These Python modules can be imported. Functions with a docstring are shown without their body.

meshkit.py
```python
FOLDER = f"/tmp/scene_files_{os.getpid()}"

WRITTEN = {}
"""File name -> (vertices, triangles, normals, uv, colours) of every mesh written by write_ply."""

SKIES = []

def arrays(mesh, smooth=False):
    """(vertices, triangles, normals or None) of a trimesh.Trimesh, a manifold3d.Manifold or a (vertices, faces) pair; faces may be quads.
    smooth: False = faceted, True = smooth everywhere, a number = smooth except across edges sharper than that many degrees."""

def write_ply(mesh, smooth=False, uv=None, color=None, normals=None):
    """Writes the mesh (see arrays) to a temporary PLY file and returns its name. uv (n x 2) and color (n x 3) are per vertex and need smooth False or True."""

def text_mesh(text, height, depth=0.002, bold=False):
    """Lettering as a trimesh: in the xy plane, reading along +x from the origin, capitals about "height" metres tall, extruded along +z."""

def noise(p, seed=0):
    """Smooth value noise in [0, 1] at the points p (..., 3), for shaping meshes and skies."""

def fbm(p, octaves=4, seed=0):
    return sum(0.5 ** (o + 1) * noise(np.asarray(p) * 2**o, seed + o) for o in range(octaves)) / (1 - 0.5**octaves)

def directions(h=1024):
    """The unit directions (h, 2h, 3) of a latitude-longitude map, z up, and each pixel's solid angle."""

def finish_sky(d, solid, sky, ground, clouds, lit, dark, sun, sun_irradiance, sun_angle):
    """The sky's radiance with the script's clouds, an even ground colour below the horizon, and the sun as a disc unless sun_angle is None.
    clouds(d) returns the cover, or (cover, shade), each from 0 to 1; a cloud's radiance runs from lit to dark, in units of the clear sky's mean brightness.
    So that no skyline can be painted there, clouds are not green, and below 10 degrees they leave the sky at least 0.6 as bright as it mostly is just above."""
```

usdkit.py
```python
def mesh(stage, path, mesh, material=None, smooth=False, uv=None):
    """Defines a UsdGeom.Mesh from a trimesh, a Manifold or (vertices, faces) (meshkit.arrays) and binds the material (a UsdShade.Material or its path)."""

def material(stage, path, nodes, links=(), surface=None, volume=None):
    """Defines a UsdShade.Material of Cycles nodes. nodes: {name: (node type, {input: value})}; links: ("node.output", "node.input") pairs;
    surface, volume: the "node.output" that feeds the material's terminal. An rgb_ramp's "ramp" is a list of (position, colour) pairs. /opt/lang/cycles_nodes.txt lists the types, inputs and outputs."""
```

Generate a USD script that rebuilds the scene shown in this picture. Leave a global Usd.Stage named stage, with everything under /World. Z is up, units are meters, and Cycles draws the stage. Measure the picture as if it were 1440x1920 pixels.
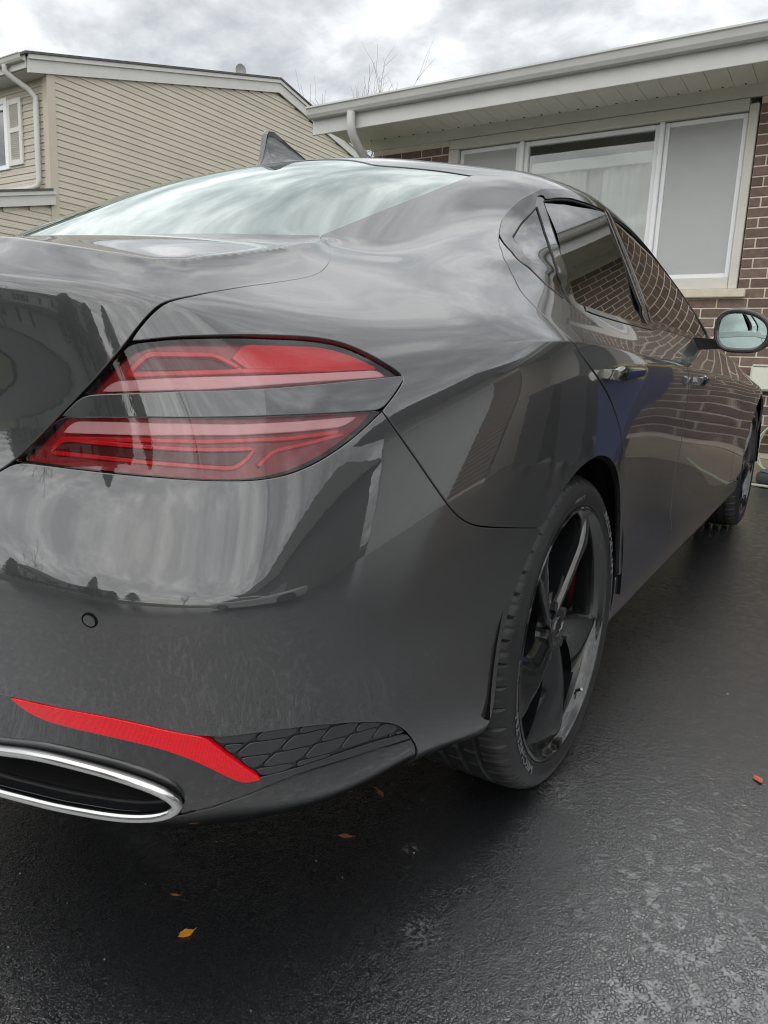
import math, random, json
import numpy as np, trimesh, usdkit, meshkit
from pxr import Usd, UsdGeom, UsdLux, UsdShade, Sdf, Gf, Vt
from scipy.interpolate import BSpline
from scipy.spatial import Delaunay, cKDTree
from shapely.geometry import Polygon, Point, box as sbox, LineString
from shapely.ops import unary_union
from shapely import affinity, contains_xy

stage = Usd.Stage.CreateInMemory()
UsdGeom.SetStageUpAxis(stage, UsdGeom.Tokens.z); UsdGeom.SetStageMetersPerUnit(stage, 1.0)
UsdGeom.Xform.Define(stage, '/World'); stage.SetDefaultPrim(stage.GetPrimAtPath('/World'))
UsdGeom.Scope.Define(stage, '/World/Looks')

# ---------------------------------------------------------------- camera, sky, sun, exposure
cam = UsdGeom.Camera.Define(stage, '/World/camera')
Rr, Ru, Rf = (np.array(x) for x in [[0.8423193, 0.5372665, 0.0429294], [-0.1367541, 0.135998, 0.9812252], [-0.5213411, 0.8323756, -0.1880271]])
eye = np.array([1.32322, -1.42977, 0.83861])
cam.AddTransformOp().Set(Gf.Matrix4d(*Rr, 0, *Ru, 0, *(-Rf), 0, *eye, 1))
cam.CreateHorizontalApertureAttr(36.0); cam.CreateVerticalApertureAttr(48.0)
cam.CreateFocalLengthAttr(36.0 * 1378.26 / 1440); cam.CreateClippingRangeAttr(Gf.Vec2f(0.02, 3000))
cam.CreateExposureAttr(1.5)
SUN_EL, SUN_AZ = math.radians(42), math.radians(165)            # towards the sun: behind the camera, spread wide by the cloud
sd = np.array([math.sin(SUN_AZ) * math.cos(SUN_EL), math.cos(SUN_AZ) * math.cos(SUN_EL), math.sin(SUN_EL)])
sky_mat = usdkit.material(stage, '/World/Looks/overcast_sky', {
    'sky': ('sky_texture', {'sky_type': 'single_scattering', 'sun_disc': False, 'sun_elevation': SUN_EL, 'sun_rotation': math.atan2(sd[0], sd[1]), 'air_density': 1.0, 'aerosol_density': 1.5}),
    'tc': ('texture_coordinate', {}), 'sep': ('separate_xyz', {}),
    'zc': ('math', {'math_type': 'maximum', 'value2': 0.0}), 'za': ('math', {'math_type': 'add', 'value2': 0.22}),
    'dx': ('math', {'math_type': 'divide'}), 'dy': ('math', {'math_type': 'divide'}), 'pl': ('combine_xyz', {'z': 3.7}),
    'n1': ('noise_texture', {'scale': 3.1, 'detail': 7.0, 'roughness': 0.55, 'distortion': 0.35}),
    'n2': ('noise_texture', {'scale': 9.0, 'detail': 5.0, 'roughness': 0.55}),
    'mixn': ('mix_float', {'fac': 0.28}),
    'ramp': ('rgb_ramp', {'ramp': [(0.0, (1.72, 1.78, 1.82)), (0.40, (1.72, 1.78, 1.82)), (0.49, (2.4, 2.45, 2.47)), (0.56, (3.15, 3.17, 3.17)), (0.64, (4.3, 4.26, 4.2)), (1.0, (4.3, 4.26, 4.2))]}),
    'dots': ('vector_math', {'math_type': 'dot_product', 'vector2': tuple(sd)}),
    'glow': ('map_range', {'range_type': 'smoothstep', 'from_min': -0.6, 'from_max': 1.0, 'to_min': 1.12, 'to_max': 1.55, 'clamp': True}),
    'gl3': ('combine_xyz', {}), 'zen': ('map_range', {'from_min': 0.0, 'from_max': 1.0, 'to_min': 1.0, 'to_max': 1.12, 'clamp': True}), 'gz': ('math', {'math_type': 'multiply'}), 'cl': ('mix_color', {'blend_type': 'multiply', 'fac': 1.0, 'use_clamp': False}),
    'all': ('mix_color', {'blend_type': 'mix', 'fac': 0.93, 'use_clamp': False}),
    'bg': ('background_shader', {'strength': 0.1})},
    [('tc.generated', 'sep.vector'), ('sep.z', 'zc.value1'), ('zc.value', 'za.value1'), ('sep.x', 'dx.value1'), ('za.value', 'dx.value2'), ('sep.y', 'dy.value1'), ('za.value', 'dy.value2'),
     ('dx.value', 'pl.x'), ('dy.value', 'pl.y'), ('pl.vector', 'n1.vector'), ('pl.vector', 'n2.vector'), ('n1.fac', 'mixn.a'), ('n2.fac', 'mixn.b'), ('mixn.result', 'ramp.fac'),
     ('tc.generated', 'dots.vector1'), ('dots.value', 'glow.value'), ('sep.z', 'zen.value'), ('glow.result', 'gz.value1'), ('zen.result', 'gz.value2'), ('gz.value', 'gl3.x'), ('gz.value', 'gl3.y'), ('gz.value', 'gl3.z'),
     ('ramp.color', 'cl.a'), ('gl3.vector', 'cl.b'), ('sky.color', 'all.a'), ('cl.result', 'all.b'), ('all.result', 'bg.color')], surface='bg.background')
dome = UsdLux.DomeLight.Define(stage, '/World/sky')
UsdShade.MaterialBindingAPI.Apply(dome.GetPrim()).Bind(sky_mat)
sun = UsdLux.DistantLight.Define(stage, '/World/sun')
sun.CreateIntensityAttr(0.12); sun.CreateAngleAttr(120.0); sun.CreateColorAttr(Gf.Vec3f(1.0, 0.97, 0.92)); sun.CreateNormalizeAttr(True)
zx = np.cross([0, 0, 1.0], sd); zx /= np.linalg.norm(zx); zy = np.cross(sd, zx)
sun.AddTransformOp().Set(Gf.Matrix4d(*zx, 0, *zy, 0, *sd, 0, 0, 0, 30, 1))

# ---------------------------------------------------------------- helpers
def key(p, **kw):
    for k, v in kw.items():
        if v: p.SetCustomDataByKey(k, v)
    return p
key(dome.GetPrim(), kind='structure', label='bright overcast sky of broken grey and white cloud', category='sky')
USED = {}
def name_in(parent, name):
    k = (parent, name); USED[k] = USED.get(k, 0) + 1
    return f'{parent}/{name}' if USED[k] == 1 else f'{parent}/{name}_{USED[k]-1:03d}'
def path_of(p): return '/World' if p is None else (p if isinstance(p, str) else str(p.GetPath()))
def thing(name, label, cat, M=None, loc=None, group=None, kind=None, parent=None):
    x = UsdGeom.Xform.Define(stage, name_in(path_of(parent), name))
    if M is not None: x.AddTransformOp().Set(M)
    elif loc is not None: x.AddTranslateOp().Set(Gf.Vec3d(*map(float, loc)))
    return key(x.GetPrim(), label=label, category=cat, group=group, kind=kind)
def obj(name, mesh, mat, parent=None, smooth=False, normals=None, **kw):
    p = name_in(path_of(parent), name)
    if normals is not None:
        v, f = mesh
        m = usdkit.mesh(stage, p, (v, f), mat)
        m.CreateNormalsAttr(Vt.Vec3fArray.FromNumpy(np.asarray(normals, np.float32))); m.SetNormalsInterpolation('vertex')
    else: m = usdkit.mesh(stage, p, mesh, mat, smooth=smooth)
    return key(m.GetPrim(), **kw)
cat = trimesh.util.concatenate
def bx(x0, y0, z0, x1, y1, z1, c=0):
    """box between two corners, edges chamfered by c"""
    e = np.array([x1 - x0, y1 - y0, z1 - z0]); o = np.array([x0 + x1, y0 + y1, z0 + z1]) / 2
    if c <= 0: m = trimesh.creation.box(np.abs(e)); m.apply_translation(o); return m
    h = np.abs(e) / 2; c = min(c, h.min() * .9); pts = []
    for s in np.ndindex(2, 2, 2):
        s = np.array(s) * 2 - 1
        for k in range(3):
            p = s * (h - c); p[k] = s[k] * h[k]; pts.append(p)
    m = trimesh.convex.convex_hull(np.array(pts)); m.apply_translation(o); return m
def hull(pts): return trimesh.convex.convex_hull(np.array(pts, float))
def tube(pts, r, sides=8, closed=False, caps=True):
    p = np.asarray(pts, float); n = len(p); r = np.broadcast_to(r, (n,))
    t = np.roll(p, -1, 0) - np.roll(p, 1, 0) if closed else np.gradient(p, axis=0)
    t /= np.linalg.norm(t, axis=1, keepdims=True) + 1e-12
    a = np.zeros_like(p); ref = np.array([0, 0, 1.0]) if abs(t[0, 2]) < .9 else np.array([1.0, 0, 0])
    for i in range(n):
        ref = ref - t[i] * (ref @ t[i]); ref /= np.linalg.norm(ref) + 1e-12; a[i] = ref
    b = np.cross(t, a); ang = np.arange(sides) * 2 * np.pi / sides
    v = (p[:, None] + r[:, None, None] * (np.cos(ang)[None, :, None] * a[:, None] + np.sin(ang)[None, :, None] * b[:, None])).reshape(-1, 3)
    f = []
    for i in range(n if closed else n - 1):
        j = (i + 1) % n
        for k in range(sides):
            l = (k + 1) % sides; f += [[i * sides + k, j * sides + k, j * sides + l], [i * sides + k, j * sides + l, i * sides + l]]
    if caps and not closed:
        for k in range(1, sides - 1): f += [[0, k, k + 1], [(n - 1) * sides, (n - 1) * sides + k + 1, (n - 1) * sides + k]]
    m = trimesh.Trimesh(v, f, process=False); 
    if m.volume < 0: m.invert()
    return m
def extr(poly, depth, M=None):
    m = trimesh.creation.extrude_polygon(poly, depth, engine='earcut')
    if M is not None: m.apply_transform(M)
    return m
def grid_mesh(P, closed_u=False):
    h, w = P.shape[:2]; f = []
    idx = np.arange(h * w).reshape(h, w)
    a = idx[:-1, :] if not closed_u else idx
    nxt = np.roll(idx, -1, 0)
    A = (idx if closed_u else idx[:-1])[:, :-1]; B = (nxt if closed_u else idx[1:])[:, :-1]; Cc = (nxt if closed_u else idx[1:])[:, 1:]; D = (idx if closed_u else idx[:-1])[:, 1:]
    f = np.concatenate([np.stack([A, B, Cc], -1).reshape(-1, 3), np.stack([A, Cc, D], -1).reshape(-1, 3)])
    return trimesh.Trimesh(P.reshape(-1, 3), f, process=False)
def tf(m, M): m = m.copy(); m.apply_transform(M); return m
def T4(x=0, y=0, z=0): M = np.eye(4); M[:3, 3] = [x, y, z]; return M
def R4(a, ax): return trimesh.transformations.rotation_matrix(a, ax)

# ---------------------------------------------------------------- materials
LK = '/World/Looks/'
def pm(name, base, rough=.5, metal=0., coat=0., var=0., scale=6., bump=0., bscale=40., bdist=.002, spec=.5, obj_rand=0., detail=4., crough=.02, **kw):
    n = {'p': ('principled_bsdf', {'base_color': base, 'roughness': rough, 'metallic': metal, 'coat_weight': coat, 'coat_roughness': crough, 'specular_ior_level': spec, **kw})}
    l = []
    if var or obj_rand:
        n['tc'] = ('texture_coordinate', {}); n['nz'] = ('noise_texture', {'scale': scale, 'detail': detail, 'roughness': .6})
        n['mr'] = ('map_range', {'from_min': .25, 'from_max': .75, 'to_min': 1 - var, 'to_max': 1 + var, 'clamp': False}); n['h'] = ('hsv', {'color': base})
        l += [('tc.object', 'nz.vector'), ('nz.fac', 'mr.value')]
        if obj_rand:
            n['oi'] = ('object_info', {}); n['om'] = ('map_range', {'to_min': 1 - obj_rand, 'to_max': 1 + obj_rand}); n['mm'] = ('math', {'math_type': 'multiply'})
            l += [('oi.random', 'om.value'), ('mr.result', 'mm.value1'), ('om.result', 'mm.value2'), ('mm.value', 'h.value')]
        else: l += [('mr.result', 'h.value')]
        l += [('h.color', 'p.base_color')]
    if bump:
        n['tb'] = ('texture_coordinate', {}); n['nb'] = ('noise_texture', {'scale': bscale, 'detail': 5.0, 'roughness': .6}); n['b'] = ('bump', {'strength': bump, 'distance': bdist})
        l += [('tb.object', 'nb.vector'), ('nb.fac', 'b.height'), ('b.normal', 'p.normal')]
    return usdkit.material(stage, LK + name, n, l, surface='p.BSDF')
def glass_mat(name, tint, ior=1.5, rough=0.0, extra=0.0, gcol=(1, 1, 1)):
    return usdkit.material(stage, LK + name, {'t': ('transparent_bsdf', {'color': tint}), 'g': ('glossy_bsdf', {'color': gcol, 'roughness': rough}), 'f': ('fresnel', {'IOR': ior}),
        'fa': ('math', {'math_type': 'add', 'value2': extra, 'use_clamp': True}), 'm': ('mix_closure', {})},
        [('f.fac', 'fa.value1'), ('fa.value', 'm.fac'), ('t.BSDF', 'm.closure1'), ('g.BSDF', 'm.closure2')], surface='m.closure')
def paint(name, base, metal, rough):
    # metallic flake under a clear coat, with a breath of orange peel in the coat
    return usdkit.material(stage, LK + name, {
        'tc': ('texture_coordinate', {}), 'fl': ('voronoi_texture', {'scale': 2600.0}), 'mr': ('map_range', {'from_min': 0., 'from_max': 1., 'to_min': .82, 'to_max': 1.18}), 'h': ('hsv', {'color': base}),
        'op': ('noise_texture', {'scale': 90.0, 'detail': 1.0}), 'b': ('bump', {'strength': .012, 'distance': .002}),
        'p': ('principled_bsdf', {'base_color': base, 'metallic': metal, 'roughness': rough, 'coat_weight': 1.0, 'coat_roughness': .012, 'coat_ior': 1.9, 'specular_ior_level': .5})},
        [('tc.object', 'fl.vector'), ('tc.object', 'op.vector'), ('fl.color', 'mr.value'), ('mr.result', 'h.value'), ('h.color', 'p.base_color'), ('op.fac', 'b.height'), ('b.normal', 'p.coat_normal')], surface='p.BSDF')
M = {}
M['paint'] = paint('gunmetal_paint', (.023, .0233, .024), .45, .32)
M['glossblack'] = pm('gloss_black', (.008, .008, .009), .08, coat=1.0)
M['satin'] = pm('satin_black_plastic', (.012, .0125, .0135), .34, bump=.06, bscale=500, bdist=.0006)
M['pad'] = pm('insert_pad_black', (.017, .0175, .019), .24, coat=.3)
M['valance'] = pm('valance_black', (.006, .0062, .007), .12, coat=1.0, crough=.02)
M['void'] = pm('inner_black', (.004, .004, .0045), .8, spec=.1)
M['darkchrome'] = pm('dark_chrome', (.15, .145, .14), .06, metal=1.0)
M['handle'] = pm('handle_chrome', (.34, .335, .33), .08, metal=1.0)
M['seal'] = pm('window_seal_black', (.007, .007, .007), .55, spec=.2)
M['chrome'] = pm('brushed_chrome', (.62, .62, .61), .17, metal=1.0)
M['rubber'] = pm('tyre_rubber', (.0085, .0087, .009), .42, var=.3, scale=30, bump=.1, bscale=300, bdist=.0008, spec=.4)
M['lettering'] = pm('tyre_lettering', (.085, .087, .09), .55)
M['rim'] = pm('rim_gloss_black', (.0035, .0037, .004), .06, coat=.6, crough=.02, spec=.5)
M['disc'] = pm('brake_disc', (.20, .19, .18), .32, metal=1.0, var=.2, scale=20)
M['caliper'] = pm('caliper_red', (.45, .012, .014), .28, coat=.6)
M['steel'] = pm('nut_steel', (.35, .35, .36), .25, metal=1.0)
M['glass'] = glass_mat('car_glass', (.40, .47, .45), 1.7, extra=.34, gcol=(.88, .97, .94))
M['sideglass'] = glass_mat('side_glass', (.55, .65, .61), 1.6, extra=.07)
M['lens'] = glass_mat('lamp_lens', (1.0, .80, .81), 1.6)
M['lampback'] = pm('lamp_housing_red', (.24, .006, .014), .3, coat=.5, var=.3, scale=60)
M['lampred'] = pm('lamp_guide_red', (.60, .014, .024), .2, coat=.6)
M['lampzone'] = pm('lamp_reflector_red', (.60, .015, .028), .22, coat=.8, bump=.3, bscale=350, bdist=.001)
M['lampbar'] = pm('lamp_bar_clear', (.74, .60, .61), .25, coat=.3)
M['lampdark'] = pm('lamp_pocket', (.07, .004, .008), .25)
M['reflector'] = usdkit.material(stage, LK + 'reflector_red', {'tc': ('texture_coordinate', {}), 'v': ('voronoi_texture', {'scale': 420.0, 'randomness': 0.15}), 'b': ('bump', {'strength': .5, 'distance': .001}),
    'mr': ('map_range', {'from_min': 0., 'from_max': .8, 'to_min': 1.15, 'to_max': .75}), 'h': ('hsv', {'color': (.80, .003, .014)}), 'p': ('principled_bsdf', {'roughness': .3, 'coat_weight': .5, 'coat_roughness': .06, 'specular_ior_level': .25})},
    [('tc.object', 'v.vector'), ('v.distance', 'b.height'), ('b.normal', 'p.normal'), ('v.distance', 'mr.value'), ('mr.result', 'h.value'), ('h.color', 'p.base_color')], surface='p.BSDF')
M['leather'] = pm('seat_leather', (.02, .02, .021), .45, bump=.1, bscale=120)
M['frit'] = pm('glass_border_black', (.01, .01, .01), .3)
M['mirror'] = pm('mirror_glass', (.62, .78, .74), .0, metal=1.0)
M['exhaust_in'] = pm('exhaust_soot', (.006, .006, .0065), .6)
M['brick'] = pm('brown_brick', (.150, .104, .082), .82, var=.28, scale=22, bump=.5, bscale=60, bdist=.004, obj_rand=.22)
M['mortar'] = pm('mortar_buff', (.66, .58, .48), .95, var=.12, scale=25, bump=.5, bscale=90, bdist=.004)
M['siding'] = pm('beige_vinyl', (.465, .425, .352), .5, var=.07, scale=1.7, bump=.12, bscale=25, bdist=.003, obj_rand=.05)
M['siding_tan'] = pm('tan_corner', (.45, .40, .325), .5, var=.05)
M['white'] = pm('white_trim', (.52, .515, .495), .42, var=.06, scale=4)
M['cream'] = pm('cream_soffit', (.66, .63, .55), .55, var=.05, scale=3)
M['creamtrim'] = pm('cream_window_trim', (.58, .56, .50), .5, var=.05, scale=4)
M['winwhite'] = pm('window_white', (.78, .79, .80), .38)
M['limestone'] = pm('limestone_sill', (.58, .52, .40), .8, var=.12, scale=15, bump=.2, bscale=60)
M['shingle'] = pm('roof_shingle', (.085, .08, .075), .9, var=.3, scale=40, bump=.5, bscale=160, bdist=.004)
M['shutter'] = pm('shutter_ivory', (.62, .60, .55), .5)
M['pane'] = glass_mat('window_pane', (.95, .97, .96), 1.5, extra=.03)
M['screen'] = usdkit.material(stage, LK + 'insect_screen', {'t': ('transparent_bsdf', {'color': (1, 1, 1)}), 'd': ('principled_bsdf', {'base_color': (.50, .505, .50), 'roughness': .7}), 'm': ('mix_closure', {'fac': .55})}, [('t.BSDF', 'm.closure1'), ('d.BSDF', 'm.closure2')], surface='m.closure')
M['curtain'] = usdkit.material(stage, LK + 'sheer_curtain', {'t': ('transparent_bsdf', {'color': (1, 1, 1)}), 'd': ('principled_bsdf', {'base_color': (.72, .70, .66), 'roughness': .8}), 'm': ('mix_closure', {'fac': .62})}, [('t.BSDF', 'm.closure1'), ('d.BSDF', 'm.closure2')], surface='m.closure')
M['room'] = pm('room_wall', (.6, .58, .55), .8)
M['blind'] = pm('window_blind', (.6, .6, .58), .6)
M['concrete'] = pm('foundation_concrete', (.42, .35, .26), .9, var=.2, scale=12, bump=.5, bscale=60, bdist=.005)
M['grass'] = pm('lawn_green', (.055, .075, .025), .9, var=.4, scale=9, bump=.6, bscale=120, bdist=.02)
M['hose'] = pm('hose_pale_green', (.55, .60, .46), .5)
M['bark'] = pm('grey_bark', (.13, .115, .10), .9, var=.3, scale=20)
M['leafo'] = pm('leaf_orange', (.50, .20, .025), .5, var=.3, scale=60)
M['leafb'] = pm('leaf_brown', (.22, .085, .03), .6, var=.4, scale=60)
M['leafr'] = pm('leaf_red', (.45, .12, .06), .5, var=.3, scale=60)
M['shutdark'] = pm('dark_shutter', (.03, .035, .045), .6)
M['garage'] = pm('garage_white', (.70, .71, .70), .45, var=.04)
M['whitecar'] = paint('white_car_paint', (.70, .70, .69), 0.0, .4)
M['redcar'] = paint('maroon_car_paint', (.16, .035, .03), 0.2, .4)
M['evergreen'] = usdkit.material(stage, LK + 'evergreen', {'d': ('diffuse_bsdf', {'color': (.035, .05, .025)}), 't': ('translucent_bsdf', {'color': (.05, .08, .02)}), 'm': ('mix_closure', {'fac': .25})}, [('d.BSDF', 'm.closure1'), ('t.BSDF', 'm.closure2')], surface='m.closure')
STAINS, STAINLINKS = {}, [('sr.color', 'smx.value1')]
prev = None
for i_, (c_, r_) in enumerate([((0.9088, -0.043, 0.0036), 0.075), ((0.9476, 0.0748, 0.0083), 0.035), ((0.8655, -0.5359, -0.0152), 0.05), ((0.9436, -0.0943, 0.0019), 0.035), ((0.751, -0.3747, -0.0098), 0.02)]):
    STAINS[f'd{i_}'] = ('vector_math', {'math_type': 'distance', 'vector2': c_}); STAINS[f'r{i_}'] = ('map_range', {'range_type': 'smoothstep', 'from_min': r_ * .25, 'from_max': r_, 'to_min': 1.0, 'to_max': 0.0, 'clamp': True})
    STAINLINKS += [('g.position', f'd{i_}.vector1'), (f'd{i_}.value', f'r{i_}.value')]
    if prev: STAINS[f'x{i_}'] = ('math', {'math_type': 'maximum'}); STAINLINKS += [(prev, f'x{i_}.value1'), (f'r{i_}.result', f'x{i_}.value2')]; prev = f'x{i_}.value'
    else: prev = f'r{i_}.result'
STAINLINKS.append((prev, 'smx.value2'))
# sealed driveway: wet black coating over coarse grains
M['asphalt'] = usdkit.material(stage, LK + 'wet_sealed_asphalt', {
    'g': ('geometry', {}), 'nw': ('noise_texture', {'scale': 70.0, 'detail': 3.0}), 'wv': ('vector_math', {'math_type': 'multiply_add', 'vector2': (.014, .014, .014)}),
    'v1': ('voronoi_texture', {'dimensions': '2D', 'feature': 'distance_to_edge', 'scale': 185.0}), 'v2': ('voronoi_texture', {'dimensions': '2D', 'feature': 'f1', 'scale': 300.0}), 'n3': ('noise_texture', {'scale': 105.0, 'detail': 2.0, 'distortion': .5}), 'n4': ('noise_texture', {'scale': 1.3, 'detail': 3.0}),
    'n5': ('noise_texture', {'scale': 9.0, 'detail': 2.0}), 'gs': ('separate_xyz', {}), 'dm': ('map_range', {'range_type': 'smoothstep', 'from_min': -2.4, 'from_max': -1.45, 'to_min': .12, 'to_max': 1.0, 'clamp': True}), 'cwd': ('math', {'math_type': 'multiply'}), 'bs': ('math', {'math_type': 'multiply', 'value2': .46}), 'cw': ('map_range', {'from_min': 0.0, 'from_max': .6, 'to_min': .06, 'to_max': 1.0, 'clamp': True}), 'e1': ('map_range', {'range_type': 'smoothstep', 'from_min': 0.0, 'from_max': .26, 'to_min': 0.0, 'to_max': 1.0, 'clamp': True}),
    'nb': ('noise_texture', {'scale': 290.0, 'detail': 4.0, 'roughness': .6, 'distortion': .4}), 'vb': ('map_range', {'range_type': 'smoothstep', 'from_min': .37, 'from_max': .50, 'clamp': True}), 'nc': ('noise_texture', {'scale': 38.0, 'detail': 3.0}), 'vc': ('map_range', {'range_type': 'smoothstep', 'from_min': .52, 'from_max': .66, 'clamp': True}), 'mx': ('math', {'math_type': 'maximum'}), 'mn': ('math', {'math_type': 'minimum'}),
    'pk': ('math', {'math_type': 'multiply', 'value2': .22}), 'a2': ('math', {'math_type': 'multiply_add', 'value2': -.10}), 'a3': ('math', {'math_type': 'multiply_add', 'value2': 1.0}),
    'b': ('bump', {'strength': .4, 'distance': .0026}),
    'st': ('noise_texture', {'scale': 3.1, 'detail': 6.0, 'roughness': .7}), 'sr': ('rgb_ramp', {'ramp': [(0, (0, 0, 0)), (.66, (0, 0, 0)), (.74, (1, 1, 1)), (1, (1, 1, 1))]}), 'sg': ('noise_texture', {'scale': 130.0, 'detail': 3.0}), 'sgr': ('rgb_ramp', {'ramp': [(0, (0, 0, 0)), (.5, (0, 0, 0)), (.62, (1, 1, 1)), (1, (1, 1, 1))]}), 'sm': ('math', {'math_type': 'multiply'}), 'sm2': ('math', {'math_type': 'multiply', 'value2': .42}),
    **STAINS, 'smx': ('math', {'math_type': 'maximum'}),
    'c': ('mix_color', {'a': (.0045, .0048, .0055), 'b': (.12, .12, .12)}),
    'ro': ('map_range', {'from_min': .3, 'from_max': .7, 'to_min': .22, 'to_max': .34}),
    'p': ('principled_bsdf', {'specular_ior_level': .75, 'ior': 1.55, 'coat_weight': 1.0, 'coat_roughness': .07, 'coat_ior': 3.0})},
    [('g.position', 'nw.vector'), ('nw.color', 'wv.vector1'), ('g.position', 'wv.vector3'), ('wv.vector', 'v1.vector'), ('wv.vector', 'v2.vector'), ('g.position', 'n3.vector'), ('g.position', 'n4.vector'),
     ('v1.distance', 'e1.value'), ('v2.distance', 'a2.value1'), ('g.position', 'nb.vector'), ('nb.fac', 'vb.value'), ('g.position', 'nc.vector'), ('nc.fac', 'vc.value'), ('e1.result', 'mx.value1'), ('vc.result', 'mx.value2'), ('mx.value', 'mn.value1'), ('vb.result', 'mn.value2'), ('mn.value', 'pk.value1'), ('pk.value', 'a2.value3'), ('mn.value', 'cw.value'), ('g.position', 'gs.vector'), ('gs.y', 'dm.value'), ('cw.result', 'cwd.value1'), ('dm.result', 'cwd.value2'), ('cwd.value', 'p.coat_weight'), ('dm.result', 'bs.value1'), ('bs.value', 'b.strength'), ('n3.fac', 'a3.value1'), ('a2.value', 'a3.value3'), ('a3.value', 'b.height'), ('b.normal', 'p.normal'), ('b.normal', 'p.coat_normal'),
     ('g.position', 'st.vector'), ('st.fac', 'sr.fac'), ('g.position', 'sg.vector'), ('sg.fac', 'sgr.fac'), *STAINLINKS, ('smx.value', 'sm.value1'), ('sgr.color', 'sm.value2'), ('sm.value', 'sm2.value1'), ('sm2.value', 'c.fac'), ('c.result', 'p.base_color'), ('n4.fac', 'ro.value'), ('ro.result', 'p.roughness')], surface='p.BSDF')
M['street'] = pm('street_asphalt', (.06, .06, .06), .85, var=.2, scale=3, bump=.3, bscale=90)

# ---------------------------------------------------------------- driveway frame: it rises towards the house, and the car stands on it
RW = np.array([[0.99998321, -0.00021855, 0.00579099], [0.0, 0.99928862, 0.03771283], [-0.00579512, -0.0377122, 0.99927184]])                       # rows: world to driveway frame
def MW(z=0.): return Gf.Matrix4d(*RW[0], 0, *RW[1], 0, *RW[2], 0, 0, 0, 0, 1)
def to_world(p): return np.asarray(p, float) @ RW
def drive_z(x, y): return float((-(RW[2, 0] * x + RW[2, 1] * y)) / RW[2, 2])

# ---------------------------------------------------------------- ground
def sheet(poly, zf, h=1.2, dz=0.0):
    x0, y0, x1, y1 = poly.bounds; xs, ys = np.meshgrid(np.arange(x0, x1 + h, h), np.arange(y0, y1 + h, h)); p = np.c_[xs.ravel(), ys.ravel()]
    p = p[contains_xy(poly.buffer(-h * .3), p[:, 0], p[:, 1])]
    ring = np.array(poly.segmentize(h).exterior.coords)[:-1]; p = np.vstack([ring, p]); t = Delaunay(p).simplices
    c = p[t].mean(1); t = t[contains_xy(poly, c[:, 0], c[:, 1])]
    a = p[t]; s = np.cross(a[:, 1] - a[:, 0], a[:, 2] - a[:, 0]); t = np.where(s[:, None] < 0, t[:, ::-1], t)
    return np.c_[p, [zf(x, y) + dz for x, y in p]], t
def ground_z(x, y):
    z = drive_z(min(max(x, -30), 30), min(max(y, -9.0), 6.0)); return z - .012
def obj_sheet(name, poly, zf, mat, h, dz=0, **kw): return obj(name, sheet(poly, zf, h, dz), mat, smooth=True, **kw)
drive = Polygon([(-3.6, -9.0), (9.6, -9.0), (9.6, 4.42), (-3.6, 4.42)])
obj_sheet('driveway', drive, lambda x, y: drive_z(x, y), M['asphalt'], .8, kind='structure', label='wet freshly sealed black asphalt driveway', category='driveway')
obj('street', sheet(sbox(-90, -20, 90, -9.02), lambda x, y: drive_z(0, -9.0) - .02, 4.), M['street'], kind='structure', label='grey street beyond the driveway', category='road')
g = np.array([[-400, -400], [400, -400], [400, 400], [-400, 400]])
obj('ground', sheet(sbox(-60, -60, 60, 60), lambda x, y: ground_z(x, y) - .03, 3.), M['grass'], smooth=True, kind='structure', label='short green lawn around the houses', category='lawn')
far = sbox(-900, -900, 900, 900)
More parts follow.
